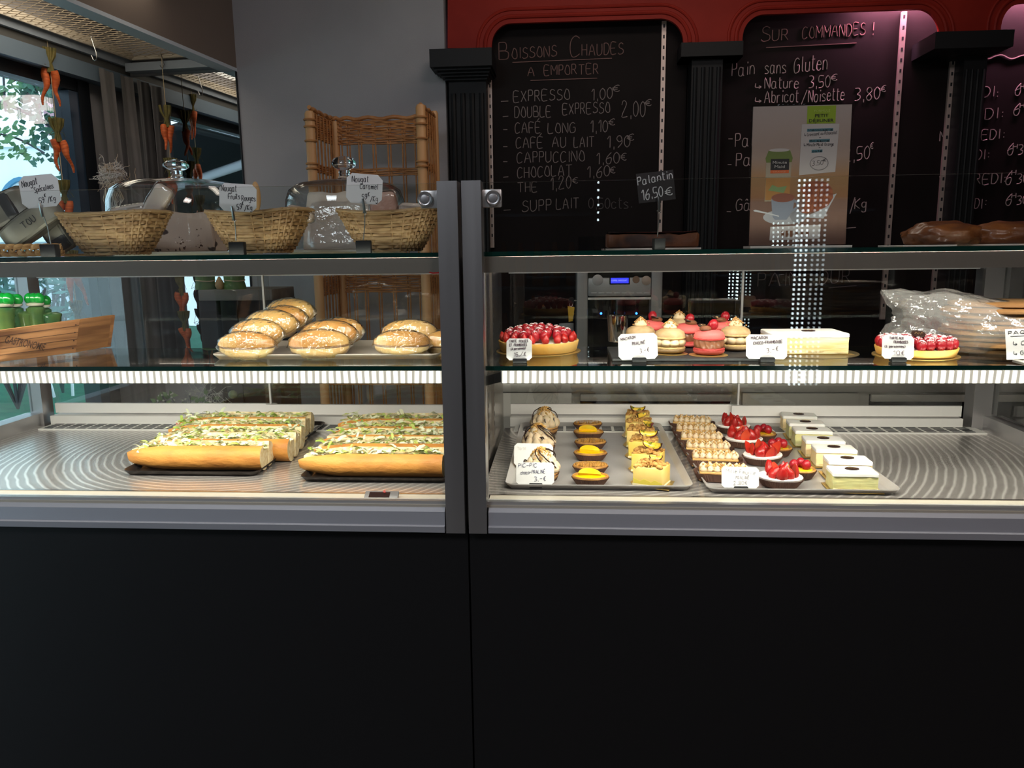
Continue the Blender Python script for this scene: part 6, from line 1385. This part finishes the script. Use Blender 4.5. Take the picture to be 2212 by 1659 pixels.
# passion fruit cakes
m_py=mat('passion_mousse',(.80,.55,.11),.45,c2=(.84,.63,.22),ns=14,st=(1,1,.6),sss=.2); m_pyl=mat('passion_layer',(.62,.50,.07),.5,sss=.15); m_crumble=mat('crumble',(.34,.15,.03),.7,c2=(.56,.32,.09),ns=60,bump=.001,bs=150); m_rind=mat('passion_rind',(.16,.04,.035),.4); m_seed=mat('passion_pulp',(.78,.52,.05),.2,c2=(.16,.16,.02),ns=110,lo=.5,hi=.56,coat=.4,bump=.002,bs=120)
def passion(label,px,pb,seed,rz,slc):
    f=at(px,pb,Z=ZP); rnd=random.Random(seed); t=thing('passion_fruit_cake',label,'cake',(f.x,f.y,ZP),rz,'passion fruit crumble cakes'); w,d,h=.066,.058,.043
    MB().prism([(-w/2-.012,.02),(-w/2+.004,-.006),(w/2+.016,-.004),(w/2+.008,d+.008),(-w/2-.008,d+.008)],lambda q:Vector((q[0],q[1],.0004)),lambda q:Vector((q[0],q[1],.0014))).build('gold_card',m_gold,t)
    MB().rbox((-w/2,0,.0016),(w/2,d,h),.002,2).build('mousse_block',m_py,t)
    mb=MB(); pts=[(-w/2+.002,.010)]+[(-w/2+w*i/8,.015+.003*math.sin(i*2.1+seed)) for i in range(9)]+[(w/2-.002,.006),(-w/2+.002,.006)]
    mb.prism(pts,lambda q:Vector((q[0]*.99,-.0006,q[1])),lambda q:Vector((q[0]*.99,.004,q[1]))); mb.build('fruit_layer',m_pyl,t)
    MB().rbox((-w/2-.001,-.001,.0014),(w/2+.001,d+.001,.006),.001,1,sub=6,fn=lambda p:p+Vector((.0012*noise.noise(p*150),.0012*noise.noise(p*140),0))).build('coconut_base',mat('coconut_base',(.85,.76,.5),.8,bump=.0015,bs=250),t)
    mb=MB()
    for i in range(70):
        x,y=rnd.uniform(-w/2+.003,w/2-.003),rnd.uniform(.003,d-.003); r=rnd.uniform(.0028,.0062); hh=h+rnd.uniform(0,.010)*(1-abs(x)/(w*.6)); sd=rnd.uniform(0,9); mb.ball((x,y,hh),r,r*.9,r*.8,9,7,lambda q:1+.25*noise.noise(q*2+Vector((sd,0,0))))
    tag(mb.build('crumble_topping',m_crumble,t),kind='stuff')
    if slc:
        rr=slc[4]; T=Matrix.Translation(Vector((slc[0],slc[1],h+.006+rr*.8)))@Matrix.Rotation(slc[2],4,'Z')@Matrix.Rotation(slc[3]*.85,4,'X')
        mb=MB(); mb.grid(lambda u,v:T@Vector((rr*math.cos(PI*(1+u))*(1-.0*v),(v-.5)*rr*.85*math.sin(PI*u)**.6,rr*.75*math.sin(PI*(1+u)))),18,8); 
        mb.grid(lambda u,v:T@Vector((.94*rr*math.cos(PI*(1+u)),(v-.5)*rr*.80*math.sin(PI*u)**.6,.9*rr*.75*math.sin(PI*(1+u)))),18,8); sl_=mb.build('passion_fruit_slice',m_rind,t)
        mb=MB(); mb.grid(lambda u,v:T@Vector((.90*rr*math.cos(PI*(1+u)),(v-.5)*rr*.74*math.sin(PI*u)**.6,(.62*rr*math.sin(PI*(1+u)))*(1-.35*math.sin(PI*v))+.0006)),18,8); mb.build('pulp',m_seed,sl_)
    return t
for i,(px,pb,rz,sl_,lab) in enumerate(((1398,1053,-24,(.004,.045,.3,.6,.015),'front passion fruit cake, its whole side showing'),(1394,1022,-18,(.010,.022,-.2,.9,.024),'second passion fruit cake from the front'),(1386,992,-14,(.012,.024,.1,.8,.023),'third passion fruit cake from the front, thin fruit slice tilted'),(1381,968,-12,(.016,.020,-.9,1.1,.020),'fourth passion fruit cake from the front'),(1377,947,-10,(.010,.022,.9,1.2,.018),'fifth passion fruit cake from the front'),(1376,930,-8,(.0,.026,0,.5,.022),'rearmost passion fruit cake with a fruit slice like a boat'))):
    passion(lab,px,pb,i+1,R(rz),sl_)
# praline mille-feuille
m_puff=mat('puff_pastry',(.70,.44,.16),.7,c2=(.50,.26,.07),ns=30,st=(.3,.3,6),bump=.0015,bs=120)
def mille_src():
    t=thing('mille_feuille','x','pastry'); w,d=.104,.046
    mb=MB(); n=60
    def case_(u,v):
        a=2*PI*u; x,y=sq(a,.45); k=.86+.14*v; return Vector((x*(w/2+.012)*k*(1+.012*math.cos(a*60)),y*(d/2+.008)*k*(1+.02*math.cos(a*60)),.0006+.017*v))
    mb.grid(case_,240,5,True); mb.add([case_(i/240,0) for i in range(240)],[tuple(range(239,-1,-1))]); mb.build('paper_case',m_paper,t)
    MB().rbox((-w/2,-d/2,.0015),(w/2,d/2,.0075),.001,1,sub=5,fn=lambda p:p+Vector((0,.001*noise.noise(p*90),.0006*noise.noise(p*70)))).build('pastry_layer',m_puff,t)
    MB().rbox((-w/2+.002,-d/2+.002,.0075),(w/2-.002,d/2-.002,.0165),.003,2).build('cream_layer',m_praline,t)
    MB().rbox((-w/2,-d/2,.0165),(w/2,d/2,.0215),.001,1,sub=5,fn=lambda p:p+Vector((0,.001*noise.noise(p*90),.0006*noise.noise(p*70)))).build('pastry_layer',m_puff,t)
    for j in range(3):
        for i in range(7): inst(ME_DOL,'cream_dollop',t,((i-3)*.0145+(.004 if j==1 else 0),(j-1)*.0150,.0210),(0,0,i*1.3+j),.82)
    crumbs(t,170,lambda r_:Vector((r_.uniform(-.045,.05),r_.gauss(-.002,.010),.0315+r_.uniform(-.006,.003))),5,s=.0016); return t
ms=mille_src()
for i,(px,pb,rz,lab) in enumerate(((1567,1043,-7,'front praline slice with piped dollops, behind its Mille Feuille card'),(1548,1012,-7,'second praline slice from the front'),(1532,988,-8,'third praline slice from the front'),(1518,966,-8,'fourth praline slice from the front'),(1506,947,-8,'fifth praline slice from the front'),(1497,929,-9,'rearmost praline slice, beside the rear strawberry tartlet'))):
    f=at(px,pb,Z=ZP); loc=Vector((f.x,f.y+.026,ZP)); o=ms if i==0 else dup(ms,loc); o.location=loc; o.rotation_euler.z=R(rz); tag(o,lab,'pastry','praline mille-feuille slices')
clip_card('octagonal card reading Mille Feuille praliné 2,80 euros, front of the right tray',1559,1020,1638,1065,1.592,[('Mille Feuille',.12,.72,.90,.66,.18),('PRALINÉ',.38,.42,.74,.45,.14),('2,80€',.32,.14,.68,.18,.17)],ZP,-1,ink=mat('pale_ink',(.42,.40,.42),.7))
# strawberry tartlets
def berry_tart(label,px,pb,seed,r=.045,src=[None]):
    f=at(px,pb,Z=ZP); t=thing('strawberry_tartlet',label,'tartlet',(f.x,f.y+r*.8,ZP),random.Random(seed).uniform(-.3,.3),'strawberry tartlets'); rnd=random.Random(seed)
    pleated(r*.74,r,.018,60,1.08,.86).build('paper_case',m_paper,t)
    MB().lathe([(r*.90,.014),(r*.965,.021),(r*.93,.0235),(r*.6,.021),(0,.020)],80,sx=1.08,sy=.86,wav=.012,nw=26).build('cream_rim',mat('sugared_cream',(.86,.80,.74),.8,bump=.001,bs=160),t)
    for i in range(7):
        a=2*PI*i/7+.3; q=Vector((r*.56*math.cos(a)*1.1,r*.50*math.sin(a),.017)); inst(ME_HALF if (i+seed)%3 else ME_STRAW,'strawberry',t,q,(rnd.uniform(-.2,.2)+(.45*math.sin(a)),-.38*math.cos(a),a+PI/2+(PI if i%2 else 0)),rnd.uniform(.95,1.15))
    for i in range(3):
        a=2*PI*i/3+seed; inst(ME_HALF,'strawberry',t,(r*.2*math.cos(a),r*.2*math.sin(a),.021),(rnd.uniform(-.3,.3),rnd.uniform(-.25,.25),a),rnd.uniform(.9,1.05))
    return t
berry_tart('front strawberry tartlet, largest and nearest the glass',1694,1060,1); berry_tart('second strawberry tartlet from the front',1655,1009,2); berry_tart('third strawberry tartlet from the front',1613,971,3); berry_tart('rearmost strawberry tartlet, on the tray edge by the grille',1588,940,4)
def rasp_tart(label,px,pb,seed,r=.034):
    f=at(px,pb,Z=ZP); t=thing('raspberry_tartlet',label,'tartlet',(f.x,f.y+r,ZP),0,'yellow tartlets topped with raspberries'); rnd=random.Random(seed)
    pleated(r*.74,r,.017,48).build('paper_case',m_paper,t); MB().lathe([(r*.9,.014),(r*.97,.019),(r*.9,.0215),(r*.8,.019)],72,wav=.012,nw=24).build('pastry_rim',m_trust,t)
    MB().lathe([(r*.84,.0185),(r*.5,.0205),(0,.021)],36).build('passion_glaze',mat('passion_glaze',(.88,.52,.02),.15,c2=(.35,.28,.02),ns=90,lo=.56,hi=.64,coat=.5),t)
    for i,(x,y) in enumerate(((-.016,-.004),(.003,.010),(.010,-.008))): inst(ME_RASP,'raspberry',t,(x,y,.031),(rnd.uniform(-.2,.2),rnd.uniform(-.2,.2),rnd.uniform(0,6)),1.0)
    return t
rasp_tart('front raspberry tartlet, right of the front strawberry tartlet',1738,1040,1); rasp_tart('middle raspberry tartlet, right of the second strawberry tartlet',1688,990,2); rasp_tart('rear raspberry tartlet, right of the third strawberry tartlet',1655,957,3)
# white medallion cakes
m_wb=[mat('pistachio_cream',(.62,.60,.28),.6,c2=(.56,.50,.20),ns=20,st=(.3,.3,2),bump=.001,bs=90,sss=.15),mat('vanilla_cream',(.84,.68,.40),.6,c2=(.80,.60,.30),ns=14,st=(.3,.3,2),bump=.001,bs=90,sss=.15)]
for i,(px,pb,lab,q) in enumerate(((1847,1065,'front white medallion cake with a greenish side, nearest the glass',0),(1836,1038,'second white medallion cake from the front',1),(1806,1011,'third white medallion cake from the front',1),(1782,990,'fourth white medallion cake from the front, middle of the row',1),(1757,967,'fifth white medallion cake from the front',0),(1742,950,'sixth white medallion cake from the front',0),(1727,932,'rearmost white medallion cake by the grille',1))):
    f=at(px,pb,Z=ZP); cream_cake(lab,(f.x,f.y,ZP),.090,.056,.043,R(-3-i*.8),'medallion_cake','cake','white medallion cakes',(0.0,.030),mbod=m_wb[q])
# ================================================================== drinks coolers across the shop, seen only as reflections in the front glass
YV=3.7
def vat(px,py): p=at(px,py,Y=YV); return Vector((p.x,2*YF-YV,p.z))
m_cbody=mat('cooler_body',(.012,.013,.016),.4); m_cin=mat('cooler_lining',(.10,.16,.24),.6); m_dot=mat('led_dot',(1,1,1),.4,em=(.80,.93,1),es=15)
m_bt=mat('orange_drink',(.55,.20,.03),.1,tr=.4); m_cap=mat('drink_cap',(.5,.06,.05),.4)
m_dot2=mat('led_reflection_dim',(1,1,1),.4,em=(.80,.93,1),es=5)
def cooler(label,xl,xr,strips,zt,zb,step,bott):
    a,b=vat(xl,600),vat(xr,600); y=a.y; t=thing('drinks_cooler',label,'cooler',((a.x+b.x)/2,y-.3,0))
    mb=MB(t); mb.box((a.x,y-.62,0),(b.x,y-.56,2.0)); mb.box((a.x,y-.56,0),(a.x+.03,y,2.0)); mb.box((b.x-.03,y-.56,0),(b.x,y,2.0)); mb.box((a.x+.03,y-.56,0),(b.x-.03,y,.12)); mb.box((a.x+.03,y-.56,1.9),(b.x-.03,y,2.0)); mb.build('cabinet',m_cbody,t)
    MB(t).box((a.x+.03,y-.56,.12),(b.x-.03,y-.555,1.9)).build('lining',m_cin,t)
    for z in (.5,.85,1.20,1.55): MB(t).box((a.x+.03,y-.555,z),(b.x-.03,y-.06,z+.012)).build('shelf',m_cin,t)
    for px in strips:  # extra strips are added to stand for repeat reflections of one strip
        p0=vat(px,600); mb=MB(t); z=zb
        while z<zt: mb.rbox((p0.x-.0045,y-.002,z-.0055),(p0.x+.0045,y+.002,z+.0055),.0015,1); z+=step
        MB(t).box((p0.x-.006,y-.008,zb-.01),(p0.x+.006,y-.002,zt+.01)).build('strip_or_reflection_holder',m_cbody,t); mb.build('led_dots_or_reflection',m_dot2 if px>1745 else m_dot,t)
    n=0
    for z in (1.212,.862):
        x=a.x+.07
        while x<b.x-.06 and n<bott:
            MB(t).lathe([(0,0),(.028,0),(.030,.01),(.030,.12),(.022,.16),(.012,.20),(.012,.215),(0,.215)],16,c=(x,y-.2,z+.0005)).build('bottle',m_bt,t); x+=.085; n+=1
    return t
za,zb_=vat(1722,385).z,vat(1722,830).z
cooler('drinks cooler whose extra LED rows stand for repeat reflections, mirrored in the right front pane',1650,1905,(1716,1727,1738,1752,1764,1776),za+.03,zb_,.0225,8)
cooler('second drinks cooler with one LED row, mirrored at the left of the right front pane',1050,1296,(1291,),vat(1291,380).z,vat(1291,475).z,.034,8)
